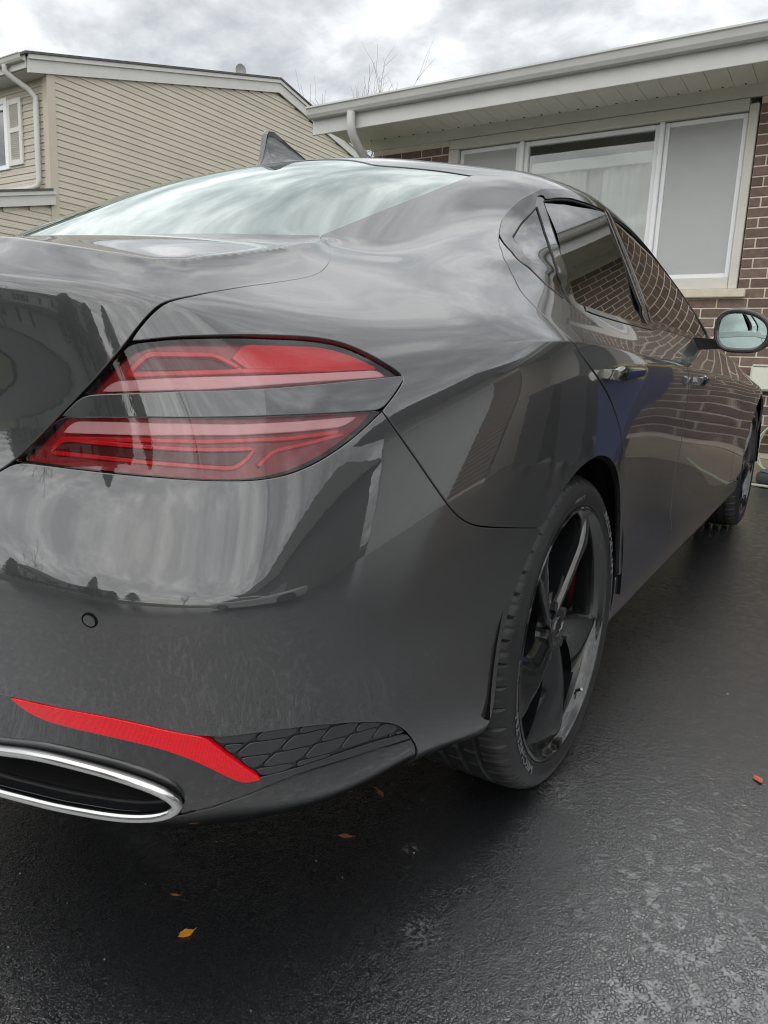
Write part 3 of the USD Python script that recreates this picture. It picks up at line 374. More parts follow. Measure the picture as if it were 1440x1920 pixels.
FACES = json.loads('''{"trunk_lid":[[0.545,0.6093,0.533,0.5999,0.5125,0.5892,0.4683,0.5716,0.4532,0.5674,0.4377,0.5649,0.3659,0.5624,0.1259,0.5592,0.0,0.5543,0.0,1.3848,0.3193,1.3772,0.488,1.3789,0.5763,1.3813,0.6163,1.3837,0.6399,1.3873,0.6827,1.3008,0.6959,1.2716,0.7479,1.1374,0.7603,1.1079,0.8256,0.9796,0.843,0.9437,0.8505,0.9217,0.8519,0.9068,0.8511,0.8995,0.8494,0.8923,0.8434,0.8784,0.8219,0.8452,0.7983,0.813,0.7879,0.801,0.7709,0.7841,0.7466,0.7635,0.7079,0.7359,0.6773,0.7112,0.6241,0.676,0.5982,0.6573,0.5737,0.6368]],"rear_window":[[0.6397,1.3867,0.6004,1.3824,0.5281,1.3798,0.3193,1.3772,0.0,1.3848,0.0,1.9486,0.1896,1.921,0.2289,1.9121,0.3067,1.891,0.3294,1.8831,0.3441,1.8766,0.4507,1.8201,0.4653,1.8148,0.4803,1.8122,0.5037,1.8136,0.5272,1.8185,0.5969,1.8386,0.6579,1.8592,0.6811,1.8655,0.7049,1.8698,0.7767,1.8802,0.7749,1.8789,0.7762,1.8777,0.7549,1.7698,0.746,1.7306,0.734,1.6839,0.713,1.6147,0.6639,1.4701]],"lamp_up":[[0.623,0.6752,0.6783,0.7119,0.7229,0.7188,0.7711,0.7249,0.8275,0.73,0.876,0.7316,0.892,0.7306,0.9076,0.7279,0.9226,0.7231,0.937,0.7162,0.9572,0.7031,0.969,0.6934,0.8178,0.6859,0.7056,0.6821]],"lamp_panel":[[0.5971,0.6565,0.623,0.6752,0.6496,0.6778,0.7216,0.6829,0.8178,0.6859,0.969,0.6934,0.9708,0.6904,0.9477,0.673,0.9259,0.6585,0.8126,0.6618,0.7479,0.6624,0.6832,0.6612]],"lamp_lo":[[0.5479,0.612,0.5737,0.6368,0.5971,0.6565,0.6832,0.6612,0.7479,0.6624,0.8126,0.6618,0.9253,0.6581,0.8903,0.6388,0.8533,0.6221,0.8225,0.6122,0.7987,0.6077,0.7826,0.6064,0.7664,0.6064,0.6933,0.6097]],"quarter":[[0.6783,0.7119,0.7079,0.7359,0.7402,0.7586,0.7528,0.7685,0.7767,0.7896,0.7932,0.8069,0.8173,0.8386,0.8434,0.8784,0.8494,0.8923,0.8511,0.8995,0.8517,0.9142,0.8486,0.9291,0.8397,0.9509,0.7707,1.0863,0.757,1.1152,0.6959,1.2716,0.6827,1.3008,0.6399,1.3873,0.6639,1.4701,0.713,1.6147,0.734,1.6839,0.746,1.7306,0.7549,1.7698,0.7766,1.8798,1.0,2.0,1.4,2.06,2.4,2.1,3.3,2.06,3.62,1.9851,3.68,1.6898,3.7175,1.3966,3.55,1.367,3.3531,1.3434,3.3601,1.3698,3.3815,1.4385,3.3948,1.4846,3.4063,1.5312,3.4124,1.5626,3.4153,1.586,3.415,1.6012,3.4115,1.6155,3.4084,1.6223,3.4004,1.6354,3.3656,1.679,3.3279,1.7204,3.2935,1.7537,3.2813,1.7638,3.2683,1.7727,3.2399,1.7869,3.1659,1.8172,3.0759,1.8505,3.023,1.8688,3.0001,1.8758,2.969,1.8824,2.8499,1.8971,2.7786,1.907,2.668,1.9246,2.6363,1.9288,2.4447,1.9404,2.3091,1.9503,2.2695,1.9558,2.191,1.9708,2.1593,1.9749,1.9997,1.9855,1.9277,1.9879,1.7838,1.9898,1.6161,1.9797,1.5683,1.9757,1.5368,1.9704,1.3101,1.9211,1.287,1.9154,1.2722,1.9103,1.2585,1.9033,1.2397,1.8892,1.1747,1.83,1.1637,1.8187,1.1543,1.8064,1.1504,1.7998,1.1442,1.7856,1.1393,1.7706,1.1336,1.7475,1.1307,1.724,1.1311,1.7002,1.1334,1.6765,1.1362,1.661,1.1406,1.6459,1.1467,1.6314,1.2016,1.5275,1.2112,1.5165,1.2149,1.5056,1.2217,1.4915,1.2759,1.3932,1.294,1.3575,1.2999,1.3427,1.3073,1.3199,1.3425,1.1964,1.3475,1.173,1.3501,1.1493,1.3535,1.0371,1.3522,1.0051,1.346,0.9412,1.3453,0.9093,1.3498,0.8373,1.3515,0.7814,1.3539,0.7659,1.3582,0.7508,1.3646,0.7367,1.3734,0.7243,1.3845,0.7135,1.4039,0.6999,1.4248,0.6879,1.4462,0.677,1.5341,0.6382,1.5977,0.6041,1.6184,0.592,1.6316,0.5831,1.683,0.5448,1.7007,0.5287,1.7227,0.5054,1.7438,0.4815,1.7527,0.4689,1.759,0.4552,1.7609,0.4479,1.7626,0.4326,1.7623,0.4163,1.7522,0.4313,1.7386,0.4484,1.724,0.4642,1.7082,0.4786,1.6915,0.4917,1.6739,0.5035,1.6556,0.5141,1.6365,0.5235,1.6168,0.5317,1.5758,0.5444,1.5334,0.5521,1.4904,0.5549,1.4477,0.5528,1.4059,0.546,1.3855,0.5408,1.3657,0.5346,1.3464,0.5273,1.3278,0.5189,1.3098,0.5094,1.2926,0.4988,1.2667,0.479,1.1149,0.5064,1.0675,0.5169,1.0523,0.5219,1.0378,0.5284,1.0242,0.5368,1.0117,0.5467,1.0,0.5578,0.9836,0.5756,0.9679,0.5942,0.9483,0.6199,0.9353,0.6403,0.9253,0.6581,0.9477,0.673,0.9708,0.6904,0.969,0.6934,0.97,0.6934,0.9572,0.7031,0.9439,0.7121,0.9299,0.7198,0.9152,0.7258,0.8999,0.7296,0.876,0.7316,0.8518,0.7312,0.7953,0.7276,0.7229,0.7188],[1.2027,1.5254,1.1972,1.5326,1.1919,1.5386]],"rear_bumper":[[0.0,0.5543,0.1259,0.5592,0.3659,0.5624,0.4377,0.5649,0.4532,0.5674,0.4758,0.5743,0.5196,0.5924,0.533,0.5999,0.545,0.6093,0.5575,0.6118,0.6933,0.6097,0.7745,0.6063,0.7987,0.6077,0.8146,0.6104,0.8381,0.6167,0.8683,0.6284,0.8976,0.6425,0.9253,0.6581,0.9353,0.6403,0.9483,0.6199,0.9679,0.5942,0.9836,0.5756,1.0,0.5578,1.0117,0.5467,1.0242,0.5368,1.0378,0.5284,1.0598,0.5192,1.0911,0.5112,1.2667,0.479,1.2455,0.459,1.2316,0.4425,1.2188,0.4244,1.2072,0.4046,1.1968,0.3835,1.1878,0.3612,1.1802,0.3384,1.1741,0.3153,1.1696,0.2924,1.1666,0.2693,1.1649,0.2457,1.1643,0.2212,1.1665,0.1335,1.1625,0.0824,1.1678,0.0641,1.183,0.0641,1.183,0.0,0.9798,0.0,0.9769,0.1185,0.9758,0.1425,0.974,0.1583,0.9709,0.1739,0.9637,0.1967,0.9576,0.2114,0.947,0.2329,0.9389,0.2464,0.9291,0.2586,0.9175,0.2688,0.9043,0.2775,0.876,0.2923,0.8542,0.3025,0.8245,0.3146,0.8017,0.3222,0.7706,0.3297,0.7159,0.3352,0.7009,0.3392,0.6635,0.3519,0.6479,0.3551,0.6241,0.3571,0.568,0.3553,0.4719,0.3477,0.4398,0.3464,0.1989,0.345,0.0,0.345]],"reflector":[[0.5246,0.3522,0.6001,0.3569,0.6241,0.3571,0.64,0.3561,0.6635,0.3519,0.7137,0.3357,0.7373,0.2923,0.7566,0.2537,0.7381,0.2532,0.7146,0.2853,0.7043,0.2973,0.6927,0.3077,0.6863,0.3122,0.6725,0.3197,0.6576,0.3249,0.6343,0.3293,0.6103,0.3312,0.5705,0.3323,0.5553,0.3341,0.5417,0.3389,0.5357,0.3428]],"trim":[[0.7137,0.3357,0.7235,0.334,0.7627,0.3308,0.7862,0.3265,0.8245,0.3146,0.8542,0.3025,0.8974,0.2814,0.9175,0.2688,0.9291,0.2586,0.9342,0.2527,0.9431,0.2398,0.9485,0.2301,0.9013,0.242,0.8615,0.2489,0.8293,0.2514,0.7566,0.2537,0.7373,0.2923]],"valance":[[0.0,0.345,0.1989,0.345,0.4398,0.3464,0.4719,0.3477,0.5246,0.3522,0.5357,0.3428,0.5417,0.3389,0.5553,0.3341,0.5705,0.3323,0.6103,0.3312,0.6343,0.3293,0.6576,0.3249,0.6725,0.3197,0.6863,0.3122,0.6927,0.3077,0.7043,0.2973,0.7146,0.2853,0.7381,0.2532,0.7566,0.2537,0.8293,0.2514,0.8535,0.2498,0.8934,0.2437,0.9485,0.2301,0.9576,0.2114,0.9664,0.1892,0.9709,0.1739,0.974,0.1583,0.9758,0.1425,0.9769,0.1185,0.9798,0.0,0.0,0.0],[0.4279,0.2604,0.37,0.268,0.345,0.245,0.345,0.225,0.37,0.205,0.3992,0.1964,0.4563,0.1905,0.5465,0.1889,0.5846,0.194,0.6013,0.1946,0.6167,0.1936,0.635,0.1965,0.6518,0.1968,0.6743,0.2092,0.6805,0.2178,0.6823,0.2285,0.679,0.24,0.6696,0.2554,0.6565,0.2643,0.6429,0.2716,0.6287,0.2777,0.6143,0.28,0.5833,0.2823,0.5664,0.2824,0.5496,0.2808,0.5317,0.2788,0.4836,0.2687]],"exhaust":[[0.4279,0.2604,0.4836,0.2687,0.5317,0.2788,0.5496,0.2808,0.5664,0.2824,0.5833,0.2823,0.6143,0.28,0.6287,0.2777,0.6429,0.2716,0.6565,0.2643,0.6696,0.2554,0.679,0.24,0.6823,0.2285,0.6805,0.2178,0.6743,0.2092,0.6518,0.1968,0.635,0.1965,0.6167,0.1936,0.6013,0.1946,0.5846,0.194,0.5465,0.1889,0.4563,0.1905,0.3992,0.1964,0.37,0.205,0.345,0.225,0.345,0.245,0.37,0.268]],"rear_door":[[1.8126,0.2693,1.8099,0.293,1.8059,0.3128,1.8004,0.3329,1.7935,0.3534,1.7852,0.3737,1.7755,0.3937,1.7623,0.4163,1.7621,0.4404,1.759,0.4552,1.7562,0.4622,1.7527,0.4689,1.7438,0.4815,1.7063,0.523,1.689,0.5396,1.6767,0.5498,1.6316,0.5831,1.6116,0.5962,1.5341,0.6382,1.4462,0.677,1.4248,0.6879,1.4039,0.6999,1.3907,0.7087,1.3787,0.7187,1.3687,0.7303,1.3612,0.7436,1.3558,0.7582,1.3515,0.7814,1.3498,0.8373,1.3453,0.9093,1.346,0.9412,1.3522,1.0051,1.3535,1.0371,1.3501,1.1493,1.346,1.1809,1.3383,1.2119,1.3118,1.3045,1.2971,1.3501,1.2835,1.379,1.2217,1.4915,1.2149,1.5056,1.2112,1.5165,1.3229,1.3875,1.3371,1.3684,1.3491,1.3478,1.4229,1.1969,1.4386,1.1603,1.4474,1.1297,1.4757,1.0049,1.48,0.9897,1.4857,0.9749,1.4963,0.9536,1.5133,0.9267,1.5231,0.9149,1.5345,0.9056,1.541,0.9021,1.5553,0.8973,1.5864,0.892,1.626,0.8876,1.6578,0.888,1.753,0.8996,1.8718,0.9164,2.0149,0.933,2.0547,0.9364,2.1903,0.9448,2.2134,0.9493,2.2306,0.9554,2.2628,0.8671,2.3118,0.7799,2.3558,0.6952,2.3822,0.6169,2.393,0.5287,2.395,0.4277,2.4047,0.3241,2.424,0.2662]],"front_door":[[3.552,0.2477,3.0505,0.2597,2.8206,0.2643,2.424,0.2662,2.4047,0.3241,2.395,0.4277,2.393,0.5287,2.3822,0.6169,2.3558,0.6952,2.3118,0.7799,2.2628,0.8671,2.2306,0.9554,2.2721,0.9732,2.2871,0.9777,2.3026,0.9805,2.5259,0.9956,2.9019,0.9992,3.1579,0.9951,3.1816,0.9958,3.1969,0.9982,3.2117,1.0029,3.2332,1.013,3.261,1.0287,3.2812,1.0416,3.3001,1.0555,3.3104,1.0662,3.3161,1.0759,3.3195,1.0669,3.4718,0.9733,3.4838,0.7773,3.5181,0.6411,3.5525,0.4777]],"front_fender":[[4.361,0.4,4.3481,0.4318,4.3363,0.457,4.3238,0.4818,4.2958,0.5297,4.2808,0.5521,4.2651,0.5728,4.2487,0.5914,4.2315,0.6079,4.2136,0.622,4.1951,0.634,4.1761,0.6438,4.1567,0.6516,4.137,0.6572,4.1171,0.6605,4.0971,0.6615,4.0771,0.6603,4.0572,0.6568,4.0373,0.6513,4.0178,0.6436,3.9985,0.6341,3.9797,0.6227,3.9613,0.6097,3.9435,0.5951,3.9264,0.5792,3.9099,0.562,3.8942,0.5439,3.8652,0.505,3.8521,0.4843,3.8401,0.4626,3.8291,0.4399,3.8106,0.3926,3.8032,0.3688,3.7925,0.3228,3.7892,0.3011,3.7873,0.2799,3.7872,0.2437,3.552,0.2477,3.5525,0.4777,3.5181,0.6411,3.4838,0.7773,3.4718,0.9733,3.5,0.956,3.7,0.946,4.6192,0.946,4.6,0.7,4.5,0.4]],"hood":[[3.3161,1.0759,3.3199,1.0859,3.3242,1.1088,3.3462,1.2995,3.3493,1.3232,3.3531,1.3434,3.55,1.367,3.72,1.397,5.3007,1.397,5.3007,0.946,3.7,0.946,3.5,0.956,3.3195,1.0669]],"windshield":[[5.3007,1.397,3.7175,1.3966,3.68,1.6898,3.62,1.9851,3.72,2.0351,4.0,2.0451,5.3007,2.0451]],"roof":[[0.7766,1.8798,0.7128,1.871,0.6811,1.8655,0.6579,1.8592,0.5969,1.8386,0.5272,1.8185,0.5037,1.8136,0.4803,1.8122,0.4653,1.8148,0.4507,1.8201,0.3441,1.8766,0.3294,1.8831,0.3067,1.891,0.2289,1.9121,0.1896,1.921,0.0,1.9486,0.0,2.6855,5.3007,2.6855,5.3007,2.0451,4.0,2.0451,3.72,2.0351,3.62,1.9851,3.3,2.06,2.4,2.1,1.4,2.06,1.0,2.0]],"sill":[[1.7885,0.0,1.7885,0.0959,1.7961,0.1368,1.8074,0.19,1.8109,0.2122,1.8129,0.2333,1.8134,0.2535,1.8126,0.2693,2.8206,0.2643,3.0505,0.2597,3.5477,0.2478,3.7872,0.2437,3.7895,0.2159,3.7927,0.193,3.8024,0.1388,3.8076,0.0969,3.8076,0.0]],"front_bumper":[[4.3782,0.0,4.3782,0.0987,4.3689,0.1382,4.3694,0.1661,4.3821,0.2525,4.3838,0.2724,4.3843,0.2925,4.3831,0.3132,4.38,0.3349,4.3748,0.3578,4.3676,0.3818,4.361,0.4,4.5,0.4,4.6,0.7,4.6192,0.946,5.3007,0.946,5.3007,0.0]],"q_glass":[[1.284,1.5281,1.2687,1.6318,1.2675,1.6477,1.268,1.6635,1.2722,1.6869,1.3016,1.7875,1.3752,1.7253,1.4049,1.6983,1.4319,1.6688,1.4737,1.62,1.4878,1.6007,1.4998,1.5799,1.5312,1.5149,1.5429,1.4852,1.5496,1.4621,1.5692,1.3842,1.5784,1.3452,1.5811,1.3294,1.5844,1.2975,1.5952,1.1132,1.5937,1.0895,1.589,1.0661,1.5562,0.9503,1.5356,1.0447,1.5124,1.1632,1.506,1.1863,1.5001,1.2011,1.4894,1.2226,1.4391,1.3144,1.3743,1.4257,1.3602,1.4452,1.3499,1.4574]],"r_glass":[[1.34,1.8384,1.4396,1.8699,1.4705,1.8784,1.5808,1.9009,1.6204,1.907,1.6604,1.9099,1.845,1.9194,1.9013,1.9199,2.0781,1.9189,2.0854,1.8713,2.0928,1.8403,2.1012,1.8179,2.1335,1.7443,2.1454,1.7145,2.1595,1.6685,2.1656,1.6372,2.1692,1.5972,2.171,1.5651,2.173,1.4848,2.1747,1.4528,2.1915,1.3091,2.1939,1.2771,2.1925,1.012,2.0573,0.9936,1.9061,0.9744,1.7401,0.9455,1.6685,0.9356,1.6448,0.933,1.6293,0.9326,1.6144,0.9345,1.6002,0.9387,1.6413,1.0519,1.6473,1.0749,1.6497,1.0985,1.6435,1.2589,1.6395,1.3149,1.6329,1.3545,1.6148,1.4492,1.6032,1.4959,1.5837,1.5571,1.5718,1.5868,1.5644,1.6009,1.5476,1.6282,1.5301,1.6551,1.5161,1.6746,1.5059,1.6869,1.4893,1.7042,1.4374,1.7546]],"f_glass":[[2.2047,1.9079,2.3815,1.9076,2.6058,1.8907,2.6456,1.8856,2.7644,1.8654,2.9234,1.8417,2.9467,1.8365,2.9695,1.8291,3.0515,1.796,3.0884,1.7801,3.1321,1.7598,3.1529,1.7484,3.1653,1.739,3.1762,1.7279,3.1861,1.7154,3.2041,1.689,3.2161,1.6682,3.2266,1.6466,3.2325,1.6321,3.2361,1.6174,3.2362,1.6026,3.2308,1.5802,3.188,1.4677,3.1718,1.4223,3.1589,1.3759,3.0962,1.1348,3.0241,1.1251,2.9198,1.1127,2.8394,1.1045,2.7991,1.1027,2.6861,1.1059,2.5327,1.1121,2.452,1.1164,2.2988,1.1264,2.2689,1.6007,2.2629,1.6404,2.2369,1.7749]],"window_trim":[[1.2016,1.5275,1.1502,1.6242,1.1435,1.6386,1.1381,1.6534,1.1334,1.6765,1.1311,1.7002,1.1307,1.724,1.1322,1.7397,1.1372,1.7629,1.1442,1.7856,1.1504,1.7998,1.1588,1.8127,1.1691,1.8244,1.1805,1.8355,1.2457,1.8942,1.2652,1.9071,1.2795,1.9131,1.2946,1.9174,1.5525,1.9733,1.5762,1.9766,1.6001,1.9786,1.7838,1.9898,1.8317,1.9897,1.9837,1.9863,2.1593,1.9749,2.191,1.9708,2.2695,1.9558,2.3091,1.9503,2.4128,1.9425,2.6204,1.9302,2.6443,1.9279,2.7786,1.907,2.8499,1.8971,2.9611,1.8835,2.9924,1.8778,3.0154,1.8713,3.0759,1.8505,3.1809,1.8114,3.2472,1.7836,3.2614,1.7766,3.2749,1.7684,3.2935,1.7537,3.3279,1.7204,3.3656,1.679,3.386,1.6544,3.4004,1.6354,3.4084,1.6223,3.4137,1.6085,3.4155,1.5937,3.4146,1.5783,3.4124,1.5626,3.4027,1.5156,3.3884,1.4615,3.3579,1.3621,3.3506,1.3311,3.3443,1.2836,3.3242,1.1088,3.3217,1.0933,3.3175,1.0788,3.3144,1.0723,3.3056,1.0606,3.2877,1.0461,3.2472,1.0206,3.2261,1.0094,3.2117,1.0029,3.1893,0.9967,3.1658,0.9951,2.9099,0.9992,2.5499,0.9963,2.51,0.9948,2.3184,0.9821,2.2948,0.9793,2.2795,0.9757,2.2647,0.9704,2.2209,0.9516,2.2058,0.9474,2.1903,0.9448,2.0547,0.9364,2.0149,0.933,1.856,0.9144,1.753,0.8996,1.6816,0.8905,1.6419,0.8872,1.6181,0.8882,1.5943,0.8909,1.5629,0.8957,1.5479,0.8994,1.541,0.9021,1.5285,0.9098,1.518,0.9206,1.5088,0.9332,1.4925,0.9606,1.4857,0.9749,1.48,0.9897,1.4738,1.0127,1.4474,1.1297,1.4411,1.1528,1.4358,1.1678,1.4229,1.1969,1.3491,1.3478,1.3371,1.3684,1.3229,1.3875],[1.284,1.5281,1.3499,1.4574,1.3602,1.4452,1.3743,1.4257,1.4391,1.3144,1.4894,1.2226,1.5001,1.2011,1.506,1.1863,1.5124,1.1632,1.5356,1.0447,1.5562,0.9503,1.589,1.0661,1.5937,1.0895,1.5952,1.1132,1.5844,1.2975,1.5811,1.3294,1.5784,1.3452,1.5692,1.3842,1.5496,1.4621,1.5429,1.4852,1.5312,1.5149,1.4998,1.5799,1.4878,1.6007,1.4737,1.62,1.4319,1.6688,1.4049,1.6983,1.3752,1.7253,1.3016,1.7875,1.2722,1.6869,1.268,1.6635,1.2675,1.6477,1.2687,1.6318],[1.4396,1.8699,1.34,1.8384,1.4374,1.7546,1.5005,1.6928,1.5209,1.6682,1.5562,1.6146,1.5682,1.5939,1.5752,1.5795,1.5887,1.5419,1.6076,1.4805,1.6148,1.4492,1.6329,1.3545,1.6404,1.307,1.6435,1.2589,1.6497,1.0985,1.6473,1.0749,1.6413,1.0519,1.6002,0.9387,1.6144,0.9345,1.6293,0.9326,1.6448,0.933,1.6685,0.9356,1.7401,0.9455,1.9061,0.9744,2.0573,0.9936,2.1925,1.012,2.1939,1.2771,2.1915,1.3091,2.1747,1.4528,2.173,1.4848,2.171,1.5651,2.1692,1.5972,2.1656,1.6372,2.1595,1.6685,2.1454,1.7145,2.1335,1.7443,2.1012,1.8179,2.0928,1.8403,2.0854,1.8713,2.0781,1.9189,1.9013,1.9199,1.845,1.9194,1.6604,1.9099,1.6204,1.907,1.5808,1.9009,1.4705,1.8784],[2.3815,1.9076,2.2047,1.9079,2.2369,1.7749,2.2629,1.6404,2.2689,1.6007,2.2988,1.1264,2.452,1.1164,2.5327,1.1121,2.6861,1.1059,2.7991,1.1027,2.8394,1.1045,2.9198,1.1127,3.0241,1.1251,3.0962,1.1348,3.1589,1.3759,3.1718,1.4223,3.188,1.4677,3.2308,1.5802,3.2362,1.6026,3.2361,1.6174,3.2325,1.6321,3.2266,1.6466,3.2161,1.6682,3.2041,1.689,3.1861,1.7154,3.1762,1.7279,3.1653,1.739,3.1529,1.7484,3.1321,1.7598,3.0884,1.7801,3.0515,1.796,2.9695,1.8291,2.9467,1.8365,2.9234,1.8417,2.7644,1.8654,2.6456,1.8856,2.6058,1.8907]]}''')
DET = json.loads('''{"up_bar":[0.6543,0.6857,0.6707,0.6873,0.6867,0.6889,0.7026,0.6905,0.7176,0.6918,0.7326,0.693,0.7479,0.6942,0.7617,0.695,0.7759,0.6957,0.7903,0.6964,0.8049,0.6971,0.82,0.6977,0.8354,0.6984,0.852,0.699,0.8691,0.6997,0.8869,0.7004,0.9054,0.701,0.9248,0.7016,0.9449,0.7022,0.9498,0.6963,0.9294,0.6958,0.9098,0.6952,0.8911,0.6945,0.8732,0.6939,0.8559,0.6932,0.8392,0.6925,0.8226,0.6915,0.8064,0.6905,0.7907,0.6895,0.7753,0.6884,0.7602,0.6872,0.7454,0.6861,0.7325,0.6854,0.7198,0.6847,0.7071,0.684,0.6945,0.6831,0.6817,0.6822,0.6689,0.6813,0.6558,0.6802,0.6424,0.6791],"up_trap":[0.7873,0.7015,0.7734,0.7004,0.7597,0.6994,0.7463,0.6983,0.733,0.6972,0.7198,0.6961,0.7067,0.695,0.6936,0.6938,0.6804,0.6926,0.667,0.6913,0.6804,0.6993,0.6938,0.7073,0.7076,0.7084,0.7213,0.7095,0.7351,0.7106,0.749,0.7117,0.7631,0.7129,0.7754,0.7082,0.7878,0.7031],"up_line":[0.7873,0.7015,0.8014,0.7022,0.8157,0.7028,0.8305,0.7034,0.8457,0.704,0.8615,0.7046,0.8806,0.7052,0.9005,0.7058,0.9213,0.7064,0.9431,0.7069],"up_zone":[0.7972,0.7242,0.8132,0.725,0.8298,0.7259,0.8472,0.7267,0.8654,0.7276,0.8846,0.7285,0.9133,0.7256,0.9276,0.7172,0.9419,0.7086,0.9237,0.7079,0.9061,0.7071,0.8892,0.7063,0.873,0.7056,0.8573,0.7048,0.8421,0.704,0.8274,0.7033,0.8131,0.7025,0.7992,0.7018,0.7815,0.7119],"lo_bar":[0.6089,0.6528,0.6245,0.6537,0.6394,0.6544,0.6538,0.6551,0.6678,0.6557,0.6814,0.6561,0.6949,0.6564,0.7086,0.6568,0.7224,0.6569,0.7364,0.6568,0.7505,0.6566,0.7649,0.6561,0.7799,0.6562,0.7953,0.6561,0.811,0.6559,0.8271,0.6555,0.8431,0.6555,0.8596,0.6553,0.8766,0.6551,0.8943,0.6548,0.8763,0.648,0.8585,0.648,0.8414,0.648,0.8248,0.6479,0.8088,0.6483,0.7932,0.6485,0.778,0.6486,0.7631,0.6485,0.7505,0.6488,0.7381,0.649,0.7259,0.649,0.7139,0.6488,0.702,0.6484,0.69,0.6479,0.678,0.6473,0.6658,0.6469,0.6533,0.6465,0.6404,0.6459,0.6271,0.6453,0.6132,0.6446,0.5989,0.6438],"lo_line":[0.5942,0.6377,0.6088,0.6387,0.6229,0.6395,0.6364,0.6403,0.6494,0.641,0.662,0.6417,0.6744,0.6422,0.6865,0.6426,0.6985,0.6429,0.7105,0.6431,0.7226,0.643,0.7348,0.6428,0.7479,0.6431,0.7612,0.6431,0.7748,0.643,0.7887,0.6427,0.8029,0.6422,0.8175,0.6416,0.8346,0.6421,0.8522,0.6425,0.8704,0.6428],"lo_trap":[0.5942,0.6377,0.5814,0.6241,0.5976,0.6242,0.6131,0.6241,0.6278,0.624,0.6419,0.6238,0.6555,0.6235,0.6686,0.6231,0.6813,0.6226,0.6936,0.6224,0.7057,0.622,0.7179,0.6214,0.7302,0.6206,0.7427,0.6195,0.7554,0.6181,0.7665,0.6232,0.78,0.6353],"lo_loop":[0.78,0.6194,0.797,0.6316,0.8171,0.6337,0.838,0.6357,0.8566,0.638,0.8759,0.6402],"fold":[0.6701,0.1872,0.6878,0.1971,0.705,0.2044,0.723,0.2155,0.7414,0.2238,0.7579,0.2308,0.7749,0.2359,0.7927,0.2395,0.8109,0.2386,0.8301,0.2365,0.8506,0.2335,0.8686,0.2305,0.8879,0.2268,0.9086,0.2223,0.9312,0.217,0.956,0.2112],"crease_v":[0.7199,0.4964,0.7198,0.4811,0.7193,0.4638,0.7187,0.4459,0.7179,0.4277,0.717,0.4108,0.716,0.3934,0.7149,0.3755,0.7135,0.357,0.712,0.3377],"sensor":[0.6427,0.4725,0.6436,0.4727],"handle_r":[1.5915,0.6827,1.5952,0.6828],"handle_f":[2.5276,0.7034,2.537,0.7037],"roofend":[0.7786,1.8814,0.7804,1.8827]}''')
UMX, VMX = UP[-1], VP[-1]
def pts2(a): return np.array(a).reshape(-1, 2)
def face(n): r = FACES[n]; return Polygon(pts2(r[0]), [pts2(x) for x in r[1:]]).buffer(0)
def inset(poly, g):
    dom = sbox(0, 0, UMX, VMX); parts = [poly]
    parts.append(affinity.scale(poly, -1, 1, origin=(0, 0))); parts.append(affinity.scale(poly, -1, 1, origin=(UMX, 0))); parts.append(affinity.scale(poly, 1, -1, origin=(0, VMX)))
    b = unary_union([p.buffer(.0004) for p in parts]).buffer(-g - .0004, join_style='round', quad_segs=3).intersection(dom)
    if b.geom_type != 'Polygon': b = max(b.geoms, key=lambda q: q.area)
    return b
def smooth_ring(c, step):
    c = np.array(c); c = c[:-1] if np.hypot(*(c[0] - c[-1])) < 1e-9 else c
    keep = np.linalg.norm(c - np.roll(c, 1, 0), axis=1) > 2e-5; c = c[keep]
    e = c - np.roll(c, 1, 0); e /= np.linalg.norm(e, axis=1, keepdims=True) + 1e-12; ca = (e * np.roll(e, -1, 0)).sum(1); k = np.nonzero(ca < .5)[0]
    if len(k) == 0: k = np.array([0])
    out = []
    for i, j in zip(k, np.r_[k[1:], k[0] + len(c)]):
        seg = c[np.arange(i, j + 1) % len(c)]; L = LineString(seg); n = max(1, int(round(L.length / step))); r = np.array([L.interpolate(x, normalized=True).coords[0] for x in np.linspace(0, 1, n + 1)])
        for _ in range(2):                              # ease the traced outline, corners kept
            m = r[1:-1]; on = ((m[:, 0] < 1e-4) | (m[:, 0] > UMX - 1e-4) | (m[:, 1] < 1e-4) | (m[:, 1] > VMX - 1e-4))[:, None]
            r[1:-1] = np.where(on, m, .5 * m + .25 * (r[:-2] + r[2:]))
        out.append(r[:-1])
    return np.vstack(out)
